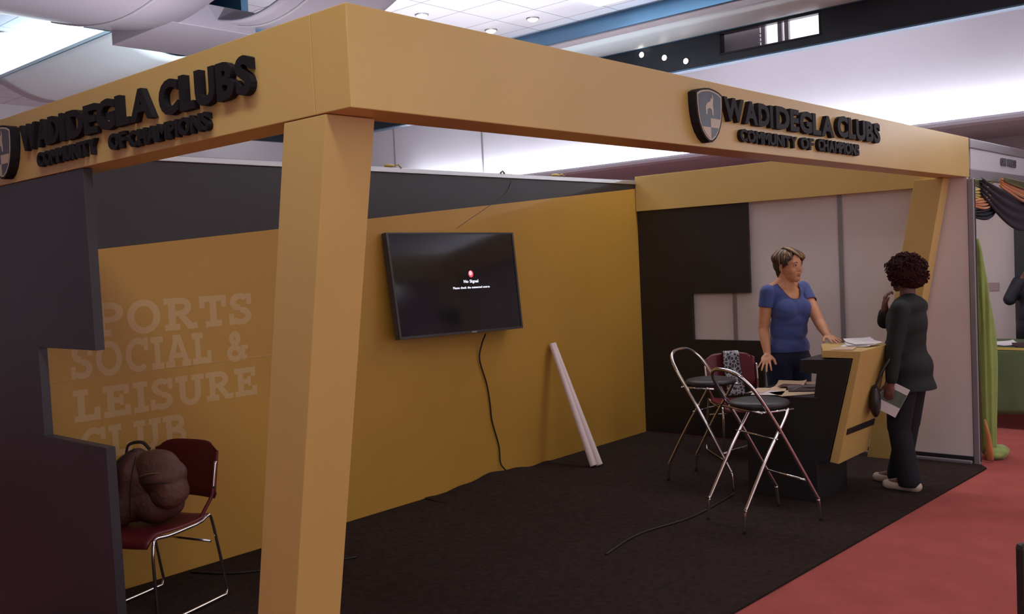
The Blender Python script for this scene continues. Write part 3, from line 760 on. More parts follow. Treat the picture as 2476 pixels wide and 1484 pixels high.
# t-shirt
bm = bmesh.new(); torso(bm, .013)
capsule(bm, T(-.015, -.11, 1.42), T(-.015, -.02, 1.455), .052, .055); capsule(bm, T(-.015, .11, 1.42), T(-.015, .02, 1.455), .052, .055)
capsule(bm, T(-.01, -.13, 1.40), shR.lerp(elR, .12), .060, .060); capsule(bm, T(-.01, .13, 1.41), shL.lerp(elL, .12), .060, .060)
bm = remesh(bm, .006, 8)
cutz(bm, (0, 0, .945), (0, 0, -1))
def scoop(p):
    q = p-TC; f_, l_, z_ = q.dot(F), q.dot(Lf), q.z
    zc = (1.345 + (abs(l_)/.094)**3*.115) if f_ > -.035 else 1.462
    return z_ > zc and abs(l_) < .099
dl = [f for f in bm.faces if scoop(f.calc_center_median())]
bmesh.ops.delete(bm, geom=dl, context='FACES')
for sh_, el_ in ((shR, elR), (shL, elL)):
    b2 = bmesh.new(); dd = (el_-sh_).normalized(); capsule(b2, sh_-dd*.0, sh_.lerp(el_, .62), .0605, .058); b2 = remesh(b2, .006, 3); cutz(b2, sh_.lerp(el_, .40), dd)
    me = bpy.data.meshes.new('t'); b2.to_mesh(me); b2.free(); bm.from_mesh(me); bpy.data.meshes.remove(me)
for v in bm.verts:   # cloth folds
    p = v.co; q = p-TC; l_, f_ = q.dot(Lf), q.dot(F)
    k = max(0, 1-abs(p.z-1.05)/.13)
    v.co += v.normal*(.0024*k*math.sin(p.z*60+l_*42) + .003*max(0, 1-abs(p.z-1.24)/.08)*max(0, (-l_-.04)*8)*math.sin(p.z*95+l_*50))
# even out the cut edges and run a thin trim along each
bmesh.ops.remove_doubles(bm, verts=bm.verts[:], dist=.0004)
for it in range(14):
    be = [e for e in bm.edges if e.is_boundary]; nb = {}
    for e in be:
        for a_, c_ in ((e.verts[0], e.verts[1]), (e.verts[1], e.verts[0])): nb.setdefault(a_, []).append(c_)
    new = {v: (v.co*.4+(n[0].co+n[1].co)*.3) for v, n in nb.items() if len(n) == 2}
    for v, c_ in new.items(): v.co = c_
loops, seen = [], set()
for v0 in nb:
    if v0 in seen or len(nb[v0]) != 2: continue
    lp, v, pv = [], v0, None
    while v is not None and v not in seen:
        seen.add(v); lp.append(v.co.copy()); nx = [x for x in nb[v] if x is not pv and x not in seen]; pv, v = v, (nx[0] if nx else None)
    if len(lp) > 30: loops.append(lp)
tee = newobj('tshirt', bm, TEE, wo, True)
TRIM = mat('tshirt_edge_trim', (.11, .035, .045), .7)
for lp in loops:
    if sum(p.z for p in lp)/len(lp) < 1.0: continue
    bt = bmesh.new(); L = lp[::2]+[lp[0]]; tube(bt, L, .0021, 6, cap=False); newobj('edge_trim', bt, TRIM, tee, True)
# trousers
bm = bmesh.new()
ell(bm, T(-.01, 0, .90), (.136, .187, .13), RT); ell(bm, T(0, 0, .97), (.124, .177, .10), RT)
for s in (-1, 1):
    hp, kn, an = T(0, s*.092, .86), T(.01, s*.097, .49), T(-.01, s*.10, .10)
    capsule(bm, hp, kn, .105, .072); capsule(bm, kn, an, .072, .058)
bm = remesh(bm, .008, 3); cutz(bm, (0, 0, 1.02), (0, 0, 1)); cutz(bm, (0, 0, .06), (0, 0, -1)); newobj('trousers', bm, JEANS, wo, True)
for s in (-1, 1):
    an = T(-.01, s*.10, .04); bm = bmesh.new(); capsule(bm, an-F*.04, an+F*.16-Vector((0, 0, .008)), .042, .034); bm = remesh(bm, .007, 2)
    for v in bm.verts: v.co.z = max(v.co.z, .0)
    newobj('shoe', bm, BLK, wo, True)
# earring
bm = bmesh.new(); ell(bm, HC+HR @ (Vector((.004, -.080, -.034))*HS), (.0045, .0045, .0045), sub=2); newobj('earring', bm, CHR, wo, True)
# fingernails on the raised hand are left to the body; hair of combed locks
def hairW():
    bm = bmesh.new(); s = HS
    def P(x, y, z): return HC + HR @ (Vector((x, y, z))*s)
    b2 = bmesh.new()
    ell(b2, P(-.022, 0, .045), (.096*s, .083*s, .080*s), HR); ell(b2, P(-.040, 0, .018), (.074*s, .077*s, .075*s), HR); ell(b2, P(-.052, 0, -.030), (.042*s, .054*s, .060*s), HR)
    b2 = remesh(b2, .006, 3); me = bpy.data.meshes.new('t'); b2.to_mesh(me); b2.free(); bm.from_mesh(me); bpy.data.meshes.remove(me)
    for f in bm.faces: f.material_index = 0
    cen = P(-.018, 0, .035)
    def surf(az, el_, k=1.0):
        """point on the scalp shell: azimuth from forward (+ left), elevation"""
        d = Vector((math.cos(el_)*math.cos(az), math.cos(el_)*math.sin(az), math.sin(el_)))
        return Vector((-.018+d.x*.106*k, d.y*.090*k, .038+d.z*.088*k))
    crown = Vector((-.060, -.012, .112))
    rnd = random.Random(3)
    def lock(pts, r, mi):
        q = smoothpath([P(*p) for p in pts], 5); n = len(q)
        tube(bm, q, [r*s*(.35+.65*math.sin(PI*min(1, (i+1.2)/n)))*(1 if i < n-3 else .6) for i in range(n)], 7, mi=mi, flat=.7)
    # sides and back
    for i in range(86):
        az = math.radians(62+262*(i/85.0)); d = rnd.uniform(-.03, .03)
        side = abs(math.sin(az)); back = max(0, -math.cos(az))
        end = -.16-.50*back-.22*side if back > .2 else (-.12-.15*side if az < math.radians(296) else .02+1.1*(az-math.radians(296)))
        a = [tuple(crown+Vector((rnd.uniform(-.01, .01), rnd.uniform(-.012, .012), 0)))]
        for k, e in enumerate((1.05, .60, .18, end)):
            kk = (1.0, 1.005, .99, .93-.10*back)[k]; p = surf(az+d*(k+1), e, kk); a.append(tuple(p))
        if back > .35: p = surf(az, end-.38, .80); a.append((p.x, p.y*.8, p.z))
        lock(a, rnd.uniform(.0060, .0085), rnd.choice((0, 1, 1, 0, 2, 1)))
    # sideburn in front of each ear
    for sd in (-1, 1):
        for j in range(9):
            x = .012+.0042*j; lock([(x-.02, sd*.055, .10), (x, sd*.078, .055), (x+.002, sd*.079, .02), (x-.004+.001*j, sd*(.076-.001*j), -.012+.004*j)], .0062, rnd.choice((0, 1, 0)))
    # long fringe swept from the crown over the forehead to her left
    for j in range(74):
        t = j/73.0; h = .003*rnd.uniform(-1, 1); q_ = rnd.uniform(-.004, .004)
        # start along the parting on her right, end low on her left temple
        y0 = -.050+.062*t; x1 = .058+.020*math.cos((t-.5)*2.2)
        lock([(-.062+.012*t, -.014+h, .114), (-.020+.02*t, y0*.6, .128+h), (.030+.012*t, y0*.9, .118+h-.004*t), (.066+q_*.5, y0+.030, .094+h-.010*t*0), (.079-.004*t, y0+.062, .070+q_-.004*t), (.068-.016*t+q_, y0*.5+.082, .040+q_+.014*(1-t))],
             rnd.uniform(.0058, .0080), rnd.choice((2, 2, 1, 2, 1, 0)))
    for j in range(30):   # top-right side combed forward over the temple
        t = j/29.0
        lock([(-.058, -.018, .112), (-.012+.02*t, -.050+.006*t, .110), (.016+.030*t, -.070+.016*t, .090), (.022+.032*t, -.077+.018*t, .064+.010*t), (.022+.030*t, -.079+.020*t, .044+.022*t)], .0064, rnd.choice((2, 1, 1, 0, 0)))
    newobj('hair', bm, [HA, HB, HCC], wo, True)
hairW()

# ---- customer in black (near profile, facing left)
AC = 1.234
cu_ = empty('person', (4.97, .20, .012), -AC, label='person with curly dark hair in a black jacket, standing with a brochure', cat='person')
F = Vector((-.93, .36, 0)).normalized(); Rr = Vector((F.y, -F.x, 0)); Lf = -Rr; TC = Vector((.065, 0, 0))
RT = Matrix((F, Lf, Vector((0, 0, 1)))).transposed()
HC2 = Vector((.055, .03, 1.50)); HR2 = rotframe((-.90, .42, -.12))
def torso2(bm, e=0.0):
    ell(bm, T(0, 0, 1.17), (.112+e, .155+e, .16+e), RT); ell(bm, T(-.02, 0, 1.285), (.085+e, .165+e, .065+e), RT)
    ell(bm, T(.015, 0, .98), (.115+e, .145+e, .15+e), RT); ell(bm, T(-.01, 0, .86), (.135+e, .165+e, .13+e), RT)
bm = bmesh.new(); torso2(bm)
feet = [(T(.02, .085, .07)+F*-.04, 1), (T(.04, -.085, .07)+F*.08, -1)]
for an, s in feet:
    hp, kn = T(.01, s*.08, .82), T(.035, s*.09, .45)
    capsule(bm, hp, kn, .09, .055); capsule(bm, kn, an, .055, .038); capsule(bm, an, an+F*.14+Vector((0, 0, -.03)), .036, .026)
capsule(bm, T(-.01, 0, 1.30), HC2+HR2 @ Vector((-.02, 0, -.06)), .055, .05)
shL2, shR2 = T(-.02, .165, 1.275), T(-.02, -.165, 1.275)
elL2, wrL2 = T(-.01, .215, 1.00)+Vector((-.02, 0, 0)), Vector((-.045, -.235, .775))
elR2, wrR2 = Vector((-.075, .14, 1.175)), Vector((-.075, .05, 1.285))
capsule(bm, shL2, elL2, .05, .04); capsule(bm, elL2, wrL2, .038, .025)
capsule(bm, shR2, elR2, .05, .04); capsule(bm, elR2, wrR2, .036, .024)
head_prims(bm, HC2, HR2, 1.0)
hand_prims(bm, wrR2, Vector((.05, 0, 1)), Vector((-1, -.2, .1)), 1, .9, curl=.75, spread=.1)
hand_prims(bm, wrL2, Vector((-.25, -.05, -1)), Vector((-.3, -1, 0)), 1, .92, curl=.50, spread=.12)
bm = remesh(bm, .006, 3); newobj('body', bm, SKIND, cu_, True)
face_parts(cu_, HC2, HR2, 1.0)
bm = bmesh.new(); torso2(bm, .022)
ell(bm, T(-.01, 0, .80), (.150, .182, .15), RT); ell(bm, T(-.012, 0, .72), (.158, .186, .15), RT)
capsule(bm, T(-.02, -.10, 1.29), T(-.02, 0, 1.335), .055, .060); capsule(bm, T(-.02, .10, 1.29), T(-.02, 0, 1.335), .055, .060)
capsule(bm, shL2, elL2, .070, .058); capsule(bm, elL2, elL2.lerp(wrL2, .86), .056, .044)
capsule(bm, shR2, elR2, .070, .060); capsule(bm, elR2, elR2.lerp(wrR2, .5), .060, .050)
ell(bm, T(0, 0, 1.07), (.125, .155, .14), RT); ell(bm, T(0, 0, .92), (.135, .165, .13), RT)
bm = remesh(bm, .009, 22); cutz(bm, (0, 0, .712), (0, 0, -1))
for v in bm.verts:
    if v.co.z < .80: v.co += Vector((v.normal.x, v.normal.y, 0))*(.80-v.co.z)*.18
newobj('jacket', bm, JACK, cu_, True)
bm = bmesh.new(); ell(bm, T(-.01, 0, .82), (.14, .165, .12), RT)
for an, s in feet:
    hp, kn = T(.01, s*.085, .76), T(.04, s*.09, .45)
    capsule(bm, hp, kn, .108, .080); capsule(bm, kn, an+Vector((0, 0, .0)), .076, .080)
bm = remesh(bm, .008, 3); cutz(bm, (0, 0, .035), (0, 0, -1)); newobj('trousers', bm, TROU, cu_, True)
for an, s in feet:
    bm = bmesh.new(); b0 = Vector((an.x, an.y, .036)); capsule(bm, b0-F*.045, b0+F*.155-Vector((0, 0, .006)), .042, .034); bm = remesh(bm, .006, 2)
    for v in bm.verts: v.co.z = max(v.co.z, 0.0)
    newobj('shoe', bm, SHOE, cu_, True)
# curly hair
bm = bmesh.new(); rnd = random.Random(11); cen = HC2 + HR2 @ Vector((-.022, 0, .028))
b2 = bmesh.new(); ell(b2, cen, (.128, .115, .112), HR2); ell(b2, cen+HR2 @ Vector((-.04, 0, -.055)), (.09, .105, .075), HR2); b2 = remesh(b2, .010, 2)
me = bpy.data.meshes.new('t'); b2.to_mesh(me); b2.free(); bm.from_mesh(me); bpy.data.meshes.remove(me)
for i in range(620):
    z = rnd.uniform(-1, 1); a = rnd.uniform(0, 2*PI); rxy = math.sqrt(1-z*z); d = Vector((rxy*math.cos(a), rxy*math.sin(a), z))
    if d.x > .72 and z < .45: continue
    k = rnd.uniform(.97, 1.10); p = cen + HR2 @ Vector((d.x*.130*k, d.y*.118*k, d.z*.118*k - (.02 if d.x < 0 and z < 0 else 0)))
    if z < -.75: continue
    rr = rnd.uniform(.006, .013); ax = HR2 @ Vector((rnd.uniform(-1, 1), rnd.uniform(-1, 1), rnd.uniform(-1, 1))).normalized(); e2 = ax.cross(Vector((.3, .7, .2))).normalized(); e3 = ax.cross(e2)
    pts = [p + (e2*math.cos(t*1.3)+e3*math.sin(t*1.3))*rr + ax*(t-2.5)*.0045 for t in range(6)]
    tube(bm, pts, .0042, 5)
newobj('hair', bm, HCURL, cu_, True)
# brochure held in the lowered hand and the bag on the arm
Mx = cu_.matrix_basis.copy()
def world(p): return Matrix.Translation(Vector((4.97, .20, .012))) @ Matrix.Rotation(-AC, 4, 'Z') @ Vector(p)
bm = bmesh.new(); sheet(bm, lambda u, v: ((u-.5)*.155, .010*math.sin(u*PI), (v-.5)*.215), 10, 6, thick=.003)
o = newobj('brochure', bm, PAPER); o.location = world((-.045, -.222, .668)); o.rotation_euler = (0, .48, -AC)
tag(o, 'white and green brochure held low by the person in black', 'brochure')
bm = bmesh.new(); sheet(bm, lambda u, v: ((u-.5)*.152, .010*math.sin(u*PI)-.0032, -.035+v*.10), 10, 4, thick=.001)
pp = newobj('printed_picture', bm, PAPERG, o)
hb = empty('handbag', world((-.150, -.275, .60)), -AC, label='black oval handbag hanging beside the person in black', cat='handbag')
bm = bmesh.new(); ell(bm, (0, 0, .06), (.038, .075, .115)); bm = remesh(bm, .008, 2); newobj('bag_body', bm, BLK, hb, True)
bm = bmesh.new(); tube(bm, smoothpath([(0, -.035, .15), (.04, -.035, .25), (.10, .02, .345), (.05, .05, .25), (0, .04, .15)], 7), .007, 6); newobj('strap', bm, BLK, hb, True)

# ------------------------------------------------------------ neighbouring stand beyond the side wall
nf = empty('neighbour_fascia', (6.1, 0, 2.2), label='white fascia sign with grey letters on the neighbouring stand', cat='fascia')
def nfp(n, a, m, **k):
    b_ = bx(*a, **k)
    for v in b_.verts: v.co -= Vector((6.1, 0, 2.2))
    return newobj(n, b_, m, nf)
nfp('sign_board', (6.10, 0, 2.29, 9.1, .02, 2.445), mat('sign_board_white', (.55, .53, .57), .5))
nfp('top_rail', (6.07, -.01, 2.447, 9.1, .04, 2.52), ALUD, bev=.006); nfp('bottom_rail', (6.07, -.01, 2.205, 9.1, .04, 2.288), ALUD, bev=.006)
word('CHAI', .83, .99, 2.347-2.2, 2.412-2.2, (0, 0, 0), (1, 0, 0), (0, -1, 0), .0, .012, nf, GREYT, gap=.06)
word('PRESS', 1.05, 1.31, 2.347-2.2, 2.412-2.2, (0, 0, 0), (1, 0, 0), (0, -1, 0), .0, .012, nf, GREYT, gap=.06)
struct('wall_neighbour_side', bx(9.0, -.0, 0, 9.04, 3.0, 2.45), WHT)
struct('wall_neighbour_back', bx(6.05, 3.0, 0, 9.0, 3.04, 2.45), WHT)
o = newobj('paper_notice', bx(8.992, .55, 1.19, 8.9995, .68, 1.275), NOTI); tag(o, 'small pale pink notice on the grey wall of the neighbouring stand', 'notice')
def swag(name, x0, z0, x1, z1, sag, w0, m, label, y=-.03, edge=None):
    bm = bmesh.new()
    def f(u, v):
        x = x0+(x1-x0)*u; zz = z0+(z1-z0)*u - sag*math.sin(PI*u) - v*w0*(.45+.55*math.sin(PI*min(1, max(0, u))))
        return (x, y-.03*math.sin(PI*u)-.012*math.sin(v*22), zz)
    sheet(bm, f, 28, 22, thick=.004); o = newobj(name, bm, m, None, True); tag(o, label, 'drape', 'satin swags under the neighbouring fascia'); return o
swag('satin_swag', 6.16, 2.215, 8.30, 2.215, .12, .30, NAVYD, 'wide black satin swag hanging in the middle under the white sign', -.055)
swag('satin_swag', 6.62, 2.225, 8.6, 2.235, .055, .16, ORG, 'orange satin swag hanging at the right under the white sign', -.075)
swag('satin_swag', 6.66, 2.228, 8.7, 2.240, .035, .07, OLIVE, 'olive satin swag above the orange one at the right under the white sign', -.095)
swag('satin_swag', 6.055, 2.04, 6.60, 2.12, .0, .10, ORG, 'short orange satin fold beside the aluminium end post', -.02)
swag('satin_swag', 6.055, 2.12, 6.60, 2.19, .0, .11, YSAT, 'short yellow satin fold beside the aluminium end post', -.015)
swag('satin_swag', 6.055, 2.20, 6.60, 2.21, .0, .07, OLIVE, 'short olive satin fold at the top of the aluminium end post', -.01)
swag('satin_swag', 6.055, 1.97, 6.75, 2.07, .0, .12, NAVYD, 'short black satin fold lowest beside the aluminium end post', -.012)
# green curtain gathered against the post
gc = empty('gathered_curtain', (6.19, -.03, 0), label='lime green satin curtain gathered down the aluminium end post', cat='curtain')
bm = bmesh.new(); pts, rs = [], []
for i in range(25):
    t = i/24; z = 1.745-1.69*t; pts.append((-.075+.115*min(1, t*2.2)**.7, 0, z)); rs.append(.012+.075*min(1, t*2.0)**.8-.022*max(0, t-.6)/.4)
tube(bm, pts, rs, 40, flat=.6)
for v in bm.verts:
    k = math.atan2(v.co.y, v.co.x-.03); v.co += Vector((math.cos(k), math.sin(k), 0))*.009*math.sin(k*9+v.co.z*2)*min(1, (1.78-v.co.z)*2)
newobj('cloth', bm, GREEN, gc, True)
bm = bmesh.new(); ell(bm, (.10, -.05, .05), (.13, .09, .055)); ell(bm, (.18, -.06, .045), (.08, .07, .05)); bm = remesh(bm, .010, 2)
for v in bm.verts: v.co += v.normal*.010*math.sin(v.co.x*60+v.co.y*45)*math.cos(v.co.z*50); v.co.z = max(v.co.z, .001)
newobj('cloth_tail', bm, GREEN, gc, True)
bm = bmesh.new(); tube(bm, [(-.10, -.03, .34), (-.095, -.05, .22), (-.085, -.055, .10), (-.07, -.055, .02)], [.006, .018, .026, .026], 12, flat=.5); newobj('orange_lining', bm, ORG, gc, True)
# table with green cloth
gt = empty('draped_table', (8.0, .6, 0), label='table covered with a dark green cloth on the neighbouring stand', cat='table')
bm = bx(-.45, -1.1, .725, .35, .55, .75, bev=.004); newobj('tabletop', bm, GREEND, gt)
bm = bmesh.new()
def tcf(u, v):
    y = -1.1+1.65*u; hem = .20+.06*math.cos(u*PI*2)-.10*max(0, .55-u)
    z = .752-(.752-hem)*v; return (-.458-.020*math.sin(u*26)*v-.02*v, y, z)
sheet(bm, tcf, 60, 12, thick=.003); newobj('table_skirt', bm, GREEND, gt, True)
bm = bmesh.new(); sheet(bm, lambda u, v: (-.45+.8*v, -1.105-.02*math.sin(v*20)*u, .752-.50*u), 12, 40, thick=.003); newobj('table_skirt', bm, GREEND, gt, True)
bm = bmesh.new(); sheet(bm, lambda u, v: (-.4605-.002, -1.1+1.65*u, .750-.022*v), 30, 2, thick=.002); o = newobj('cloth_hem', bm, YSAT, gt)
for x in (-.40, .30):
    for y in (-1.0, .5): newobj('leg', bx(x-.015, y-.015, 0, x+.015, y+.015, .724), ALUD, gt)
for i in range(6):
    o = paper('leaflet', 7.66+.07*(i % 2), -.35+.17*i, .7535+.002*(i % 2), .15, .21, .3*i, [PAPER, PAPER, mat('leaflet_dark_%d' % i, (.05, .03, .03), .5)][i % 3],
              ['white leaflet at the front corner of the green table', 'white leaflet second from the front on the green table', 'dark leaflet among the white ones on the green table',
               'white leaflet in the middle of the green table', 'white leaflet beside the curtain on the green table', 'dark leaflet at the back of the green table'][i], 'leaflet', curl=.04, group='leaflets on the green table', t=.006)
o = newobj('charcoal_drape', bx(8.93, -.30, 0.0, 8.97, .385, 2.2, bev=.01), CURT); tag(o, 'charcoal vertical drape at the right edge behind the green table', 'drape')
# person in dark clothes behind the green table
AP = 1.35
p3 = empty('person', (8.56, .24, 0), -AP, label='person in dark clothes cut off by the right edge, behind the green table', cat='person')
F = Vector((-.5, -.85, 0)).normalized(); Rr = Vector((F.y, -F.x, 0)); Lf = -Rr; TC = Vector((.12, 0, 0)); RT = Matrix((F, Lf, Vector((0, 0, 1)))).transposed()
bm = bmesh.new(); torso2(bm)
for s in (-1, 1): capsule(bm, T(0, s*.09, .80), T(0, s*.09, .45), .09, .055); capsule(bm, T(0, s*.09, .45), T(0, s*.09, .06), .055, .04); capsule(bm, T(0, s*.09, .05), T(.14, s*.09, .035), .036, .028)
HC3 = T(.02, 0, 1.55); capsule(bm, T(0, 0, 1.32), HC3, .055, .05); head_prims(bm, HC3, rotframe(F), 1.0)
w3 = Vector((.03, -.06, 1.36)); capsule(bm, T(0, -.17, 1.29), Vector((-.10, -.06, 1.13)), .05, .04); capsule(bm, Vector((-.10, -.06, 1.13)), w3, .038, .026); hand_prims(bm, w3, (.4, 0, 1), (-1, 0, .3), 1, .9, curl=.5)
w4 = T(.15, .24, .88); capsule(bm, T(0, .17, 1.29), T(0, .24, 1.05), .05, .04); capsule(bm, T(0, .24, 1.05), w4, .038, .026); hand_prims(bm, w4, F, (0, 0, 1), 1, .9)
bm = remesh(bm, .008, 2); newobj('body', bm, SKIND, p3, True); face_parts(p3, HC3, rotframe(F), 1.0)
bm = bmesh.new(); torso2(bm, .02); capsule(bm, T(0, 0, 1.30), T(0, 0, 1.34), .08, .07)
capsule(bm, T(0, -.16, 1.29), Vector((-.10, -.06, 1.13)), .068, .062); capsule(bm, Vector((-.10, -.06, 1.13)), Vector((.0, -.06, 1.30)), .060, .045)
capsule(bm, T(0, .16, 1.29), T(0, .24, 1.05), .068, .055); capsule(bm, T(0, .24, 1.05), T(.12, .24, .90), .055, .045)
bm = remesh(bm, .010, 3); newobj('jacket', bm, NAVYD, p3, True)
bm = bmesh.new(); ell(bm, T(0, 0, .80), (.14, .17, .13), RT)
for s in (-1, 1): capsule(bm, T(0, s*.09, .78), T(0, s*.09, .45), .10, .07); capsule(bm, T(0, s*.09, .45), T(0, s*.09, .10), .07, .06)
bm = remesh(bm, .010, 2); newobj('trousers', bm, TROU, p3, True)
bm = bmesh.new(); ell(bm, HC3+rotframe(F) @ Vector((-.025, 0, .045)), (.10, .088, .09), rotframe(F)); newobj('hair', bm, HCURL, p3, True)

# dark chair cut off by the lower right corner
dc = empty('black_chair', (1.545, -1.565, 0), -.85+PI, label='black chair cut off by the bottom right corner on the red carpet', cat='chair')
bm = bx(-.22, -.02, .46, .22, .03, .80, bev=.018); newobj('backrest', bm, BLK, dc)
bm = bx(-.22, .0, .43, .22, .42, .47, bev=.015); newobj('seat', bm, BLK, dc)
for x in (-.19, .19):
    for y in (.01, .40):
        bm = bmesh.new(); tube(bm, [(x, y, 0), (x, y, .44)], .013, 8); newobj('leg', bm, BLK, dc)

# loose cables on the carpet
for pts, lab in (([(1.02, 2.93, .018), (1.12, 2.72, .018), (1.25, 2.60, .018), (1.50, 2.42, .018), (1.75, 2.30, .018)], 'dark cable lying on the carpet behind the near pillar'),
                 ([(2.60, 1.07, .018), (3.05, 1.13, .018), (3.55, 1.05, .018), (4.20, 1.10, .018)], 'thin dark cable crossing the carpet towards the nearest bar stool')):
    bm = bmesh.new(); tube(bm, smoothpath(pts, 8), .006, 6); o = newobj('floor_cable', bm, CORD, None, True); tag(o, lab, 'cable')

# ------------------------------------------------------------ hall: ceiling, beams, soffit, walls, lamps
struct('ceiling', bx(-7, -7, 4.2, 6.29, 12, 4.25), TILE)
# beam along the hall
bm = bmesh.new(); prism(bm, [(6.27, 4.2), (6.12, 4.0), (6.33, 4.0), (6.33, 4.25)], -7, 11.5, 'y'); struct('trim_2', bm, BEAMM)
struct('trim_3', bx(6.15, -7, 3.985, 6.33, 11.5, 3.999), mat('mauve_trim', (.34, .29, .33), .5))
bm = bmesh.new()
def troughX(x0, x1, y0, y1, z, sag):
    return lambda u, v: (x0+(x1-x0)*u, y0+(y1-y0)*v, z - sag*math.sin(PI*u))
sheet(bm, lambda u, v: (6.36+.74*u, -7+17.5*v, 4.02-.05*math.sin(PI*u)), 12, 20, thick=.02); struct('trim_4', bm, PALE, smooth=True)
for i, y in enumerate((3.3, .6, 6.0)):
    bm = bmesh.new(); tube(bm, [(6.36+.74*k/12, y, 4.012-.05*math.sin(PI*k/12)) for k in range(13)], .008, 6); struct('trim_%d' % (5+i), bm, BEAMM)
struct('trim_8', bx(6.33, -7, 4.03, 6.36, 11.5, 4.2), BLK)
# dark soffit with downlights and a bright window opening
bm = bmesh.new()
wy0, wy1, wz0, wz1 = 1.59, 2.655, 3.765, 3.972
box(bm, 7.1, -7, wz1, 7.2, 9.9, 4.03); box(bm, 7.1, -7, 3.68, 7.2, 9.9, wz0)
box(bm, 7.1, -7, wz0, 7.2, wy0, wz1); box(bm, 7.1, wy1, wz0, 7.2, 9.9, wz1)
struct('trim_9', bm, DARKC)
struct('trim_10', bx(7.08, -7, 3.99, 7.12, 9.9, 4.03, bev=.004), BEAMM)
struct('trim_26', bx(7.085, -7, 3.665, 7.215, 9.9, 3.68, bev=.003), BEAMM)
struct('trim_27', bx(4.4, 9.9, 3.70, 7.2, 9.96, 4.2), DARKC)
wn = empty('window_1', (7.1, wy0, wz0)); wn['kind'] = 'structure'
def wnp(n, bm_, m):
    for v in bm_.verts: v.co -= Vector((7.1, wy0, wz0))
    return newobj(n, bm_, m, wn)
bm = bmesh.new()
for a in ((wy0-.012, wz0-.012, wy1+.012, wz0+.006), (wy0-.012, wz1-.006, wy1+.012, wz1+.012), (wy0-.012, wz0, wy0+.006, wz1), (wy1-.006, wz0, wy1+.012, wz1)): box(bm, 7.092, a[0], a[1], 7.12, a[2], a[3])
wnp('window_frame', bm, BLK)
GL = bpy.data.materials.new('window_glass'); GL.use_nodes = True; g = GL.node_tree.nodes['Principled BSDF']; g.inputs['Transmission Weight'].default_value = 1; g.inputs['Roughness'].default_value = .02; g.inputs['IOR'].default_value = 1.1
wnp('window_pane', bx(7.13, wy0, wz0, 7.136, wy1, wz1), GL)
wnp('daylight_sky', bx(7.56, wy0-.6, 3.81, 7.58, wy1+.9, 4.30), emi('overcast_sky', (.93, .90, 1), 2.2))
wnp('grey_curtain', bx(7.28, wy1-.36, 3.75, 7.30, wy1+.55, 4.05), LAV)
bm = bmesh.new()
for y in (1.97, 2.04, 2.22): box(bm, 7.24, y, 3.74, 7.28, y+.045, 4.02)
for z in (3.84, 3.88, 3.92): box(bm, 7.25, wy1-.43, z, 7.27, wy1-.34, z+.010)
wnp('window_mullion', bm, LAV)
# white bulkhead wall and far wall
hw = struct('wall_right_hall', bx(8.6, -7, 2.93, 8.64, 11.5, 4.4), HWALL)
bm = bmesh.new()
for y in (7.42, 9.35): box(bm, 8.592, y, 2.93, 8.5995, y+.025, 4.0)
newobj('wall_joint', bm, ALUD, hw)
bm = bmesh.new(); prism(bm, [(8.60, 2.93), (8.42, 2.955), (8.36, 2.945), (8.335, 2.92), (8.34, 2.89), (8.38, 2.865), (8.62, 2.84), (9.6, 2.83), (9.6, 2.90), (8.64, 2.91)], -7, 11.5, 'y')
struct('trim_11', bm, LAV)
struct('trim_25', bx(7.2, -7, 4.35, 8.64, 11.5, 4.4), HWALL)
struct('wall_lower_hall', bx(9.6, -7, 0, 9.65, 11.5, 2.9), mat('dim_lower_wall', (.50, .44, .46), .8))
struct('wall_far', bx(-9, 11.5, 0, 9.6, 11.55, 4.2), HWALL)
struct('wall_left_hall', bx(-9.05, -7, 0, -9, 11.5, 4.2), HWALL)
# cove tube lying in the trough of the bulkhead lip
o = newobj('cove_light', bx(8.42, -5.5, 2.957, 8.46, 9.0, 2.975), GLOWS); tag(o, 'long bright cove tube along the foot of the white bulkhead wall', 'cove light')
# luminous strips in the tile ceiling
o = newobj('ceiling_light_strip', bx(5.50, -6.8, 4.185, 5.90, 3.3, 4.199), GLOW); tag(o, 'long luminous ceiling strip beside the steel blue beam', 'ceiling light')
o = newobj('ceiling_light_strip', bx(2.16, 5.3, 4.185, 2.47, 9.6, 4.199), GLOW); tag(o, 'bright luminous ceiling strip at the upper left above the pale trough', 'ceiling light')
o = newobj('ceiling_light_strip', bx(-1.2, -6.8, 4.185, -.75, 1.5, 4.199), GLOW); tag(o, 'added unseen fill light strip over the aisle outside the stand', 'ceiling light')  # extra strip added out of view to brighten the stand
# left part: beam, curved troughs and boxes
bm = bmesh.new(); prism(bm, [(2.01, 3.81), (2.045, 3.80), (2.56, 4.2), (2.49, 4.2)], 4.6, 9.6, 'y'); struct('trim_12', bm, mat('pale_blue_beam', (.50, .72, .85), .4, 0, noise=.2, nscale=1))
bm = bmesh.new(); sheet(bm, lambda u, v: (2.05+.93*u, 5.3+2.62*v, 3.80-.17*math.sin(PI*u)), 16, 12, thick=.02); struct('trim_13', bm, PALE, smooth=True)
for i, y in enumerate((6.66, 7.72)):
    bm = bmesh.new(); tube(bm, [(2.05+.93*k/16, y, 3.797-.17*math.sin(PI*k/16)) for k in range(17)], .006, 6); struct('trim_%d' % (14+i), bm, ALUD)
struct('trim_16', bx(2.98, 5.0, 3.78, 3.05, 8.0, 4.2), BEAMM)
struct('trim_17', bx(2.56, 8.1, 3.88, 4.5, 8.14, 4.2), DARKC)
struct('trim_18', bx(1.87, 4.22, 3.60, 2.58, 5.14, 3.78, bev=.004), PINK)
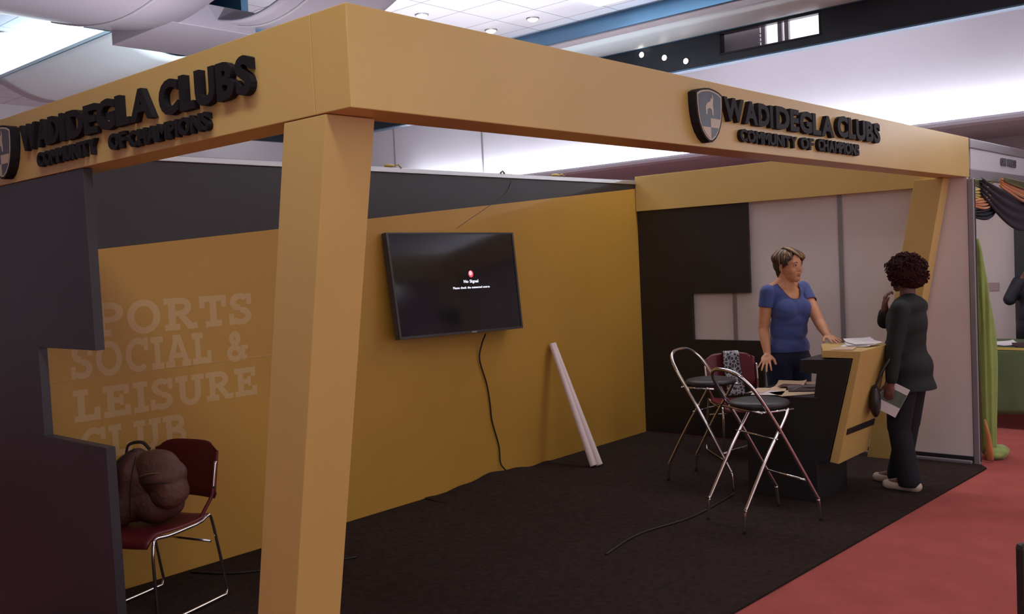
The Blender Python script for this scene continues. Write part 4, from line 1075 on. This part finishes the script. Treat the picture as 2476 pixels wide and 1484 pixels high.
# mauve troughs that sag across the hall
bm = bmesh.new(); sheet(bm, lambda u, v: (-4.5+6.42*u, 5.46-2.3*v, 3.80-.20*math.sin(PI*v)), 20, 16, thick=.02); struct('trim_19', bm, PINK, smooth=True)
bm = bmesh.new(); tube(bm, [(1.55, 5.46-2.3*k/16, 3.796-.20*math.sin(PI*k/16)) for k in range(17)], .009, 6); struct('trim_20', bm, ALUD)
bm = bmesh.new(); sheet(bm, lambda u, v: (2.25+.85*u, 4.75-1.9*v, 3.86-.26*math.sin(PI*v)), 12, 16, thick=.02); struct('trim_21', bm, PINK, smooth=True)
bm = bmesh.new(); tube(bm, [(2.42, 4.75-1.9*k/16, 3.855-.26*math.sin(PI*k/16)) for k in range(17)], .009, 6); struct('trim_22', bm, ALUD)
struct('trim_23', bx(1.93, 2.0, 3.86, 2.24, 5.5, 4.2), BEAMM)
struct('trim_24', bx(1.80, 4.7, 3.79, 3.1, 5.46, 3.86), BEAMM)

# recessed downlights
def downlight(loc, label, grp, r=.055, first=None, power=0, name_side=0):
    root = empty('downlight', loc, label=label, cat='downlight', group=grp)
    if first:
        for ch in first.children:
            c = ch.copy(); C.objects.link(c); c.parent = root
    else:
        bm = bmesh.new(); tube(bm, [(0, 0, .001), (0, 0, -.012)], [r*1.25, r*1.15], 20); newobj('trim_ring', bm, ALUD, root)
        bm = bmesh.new(); tube(bm, [(0, 0, -.013), (0, 0, -.030)], [r, r*.55], 20); newobj('lamp_lens', bm, LAMPW, root)
    if name_side: root.rotation_euler = {1: (0, PI/2, 0), 2: (-PI/2, 0, 0)}[name_side]
    if power:
        s_ = spot('downlight_beam', (loc[0], loc[1], loc[2]-.05), power, 2.3, 1.0, radius=.05)
    return root
d1 = downlight((4.25, 4.64, 4.199), 'downlight just above the fascia, nearest the corner pillar', 'downlights in the tile ceiling', power=60)
downlight((4.775, 4.62, 4.199), 'second downlight from the corner pillar above the fascia', 'downlights in the tile ceiling', first=d1, power=60)
downlight((5.78, 4.62, 4.199), 'downlight low above the fascia near the steel blue beam', 'downlights in the tile ceiling', first=d1, power=60)
downlight((5.765, 4.03, 4.199), 'highest downlight beside the steel blue beam', 'downlights in the tile ceiling', first=d1, power=60)
downlight((2.03, 7.62, 4.199), 'downlight at the upper left edge beside the luminous strip', 'downlights in the tile ceiling', first=d1)
d2 = downlight((7.097, 3.60, 3.925), 'left downlight of the three on the dark band', 'downlights on the dark band', r=.028, name_side=1)
downlight((7.097, 3.313, 3.843), 'middle downlight of the three on the dark band', 'downlights on the dark band', first=d2, name_side=1)
downlight((7.097, 3.052, 3.762), 'right downlight of the three on the dark band', 'downlights on the dark band', first=d2, name_side=1)
downlight((6.0, 9.89, 3.90), 'small downlight seen between the left fascia and the near pillar', 'downlights on the dark band', first=d2, name_side=2)
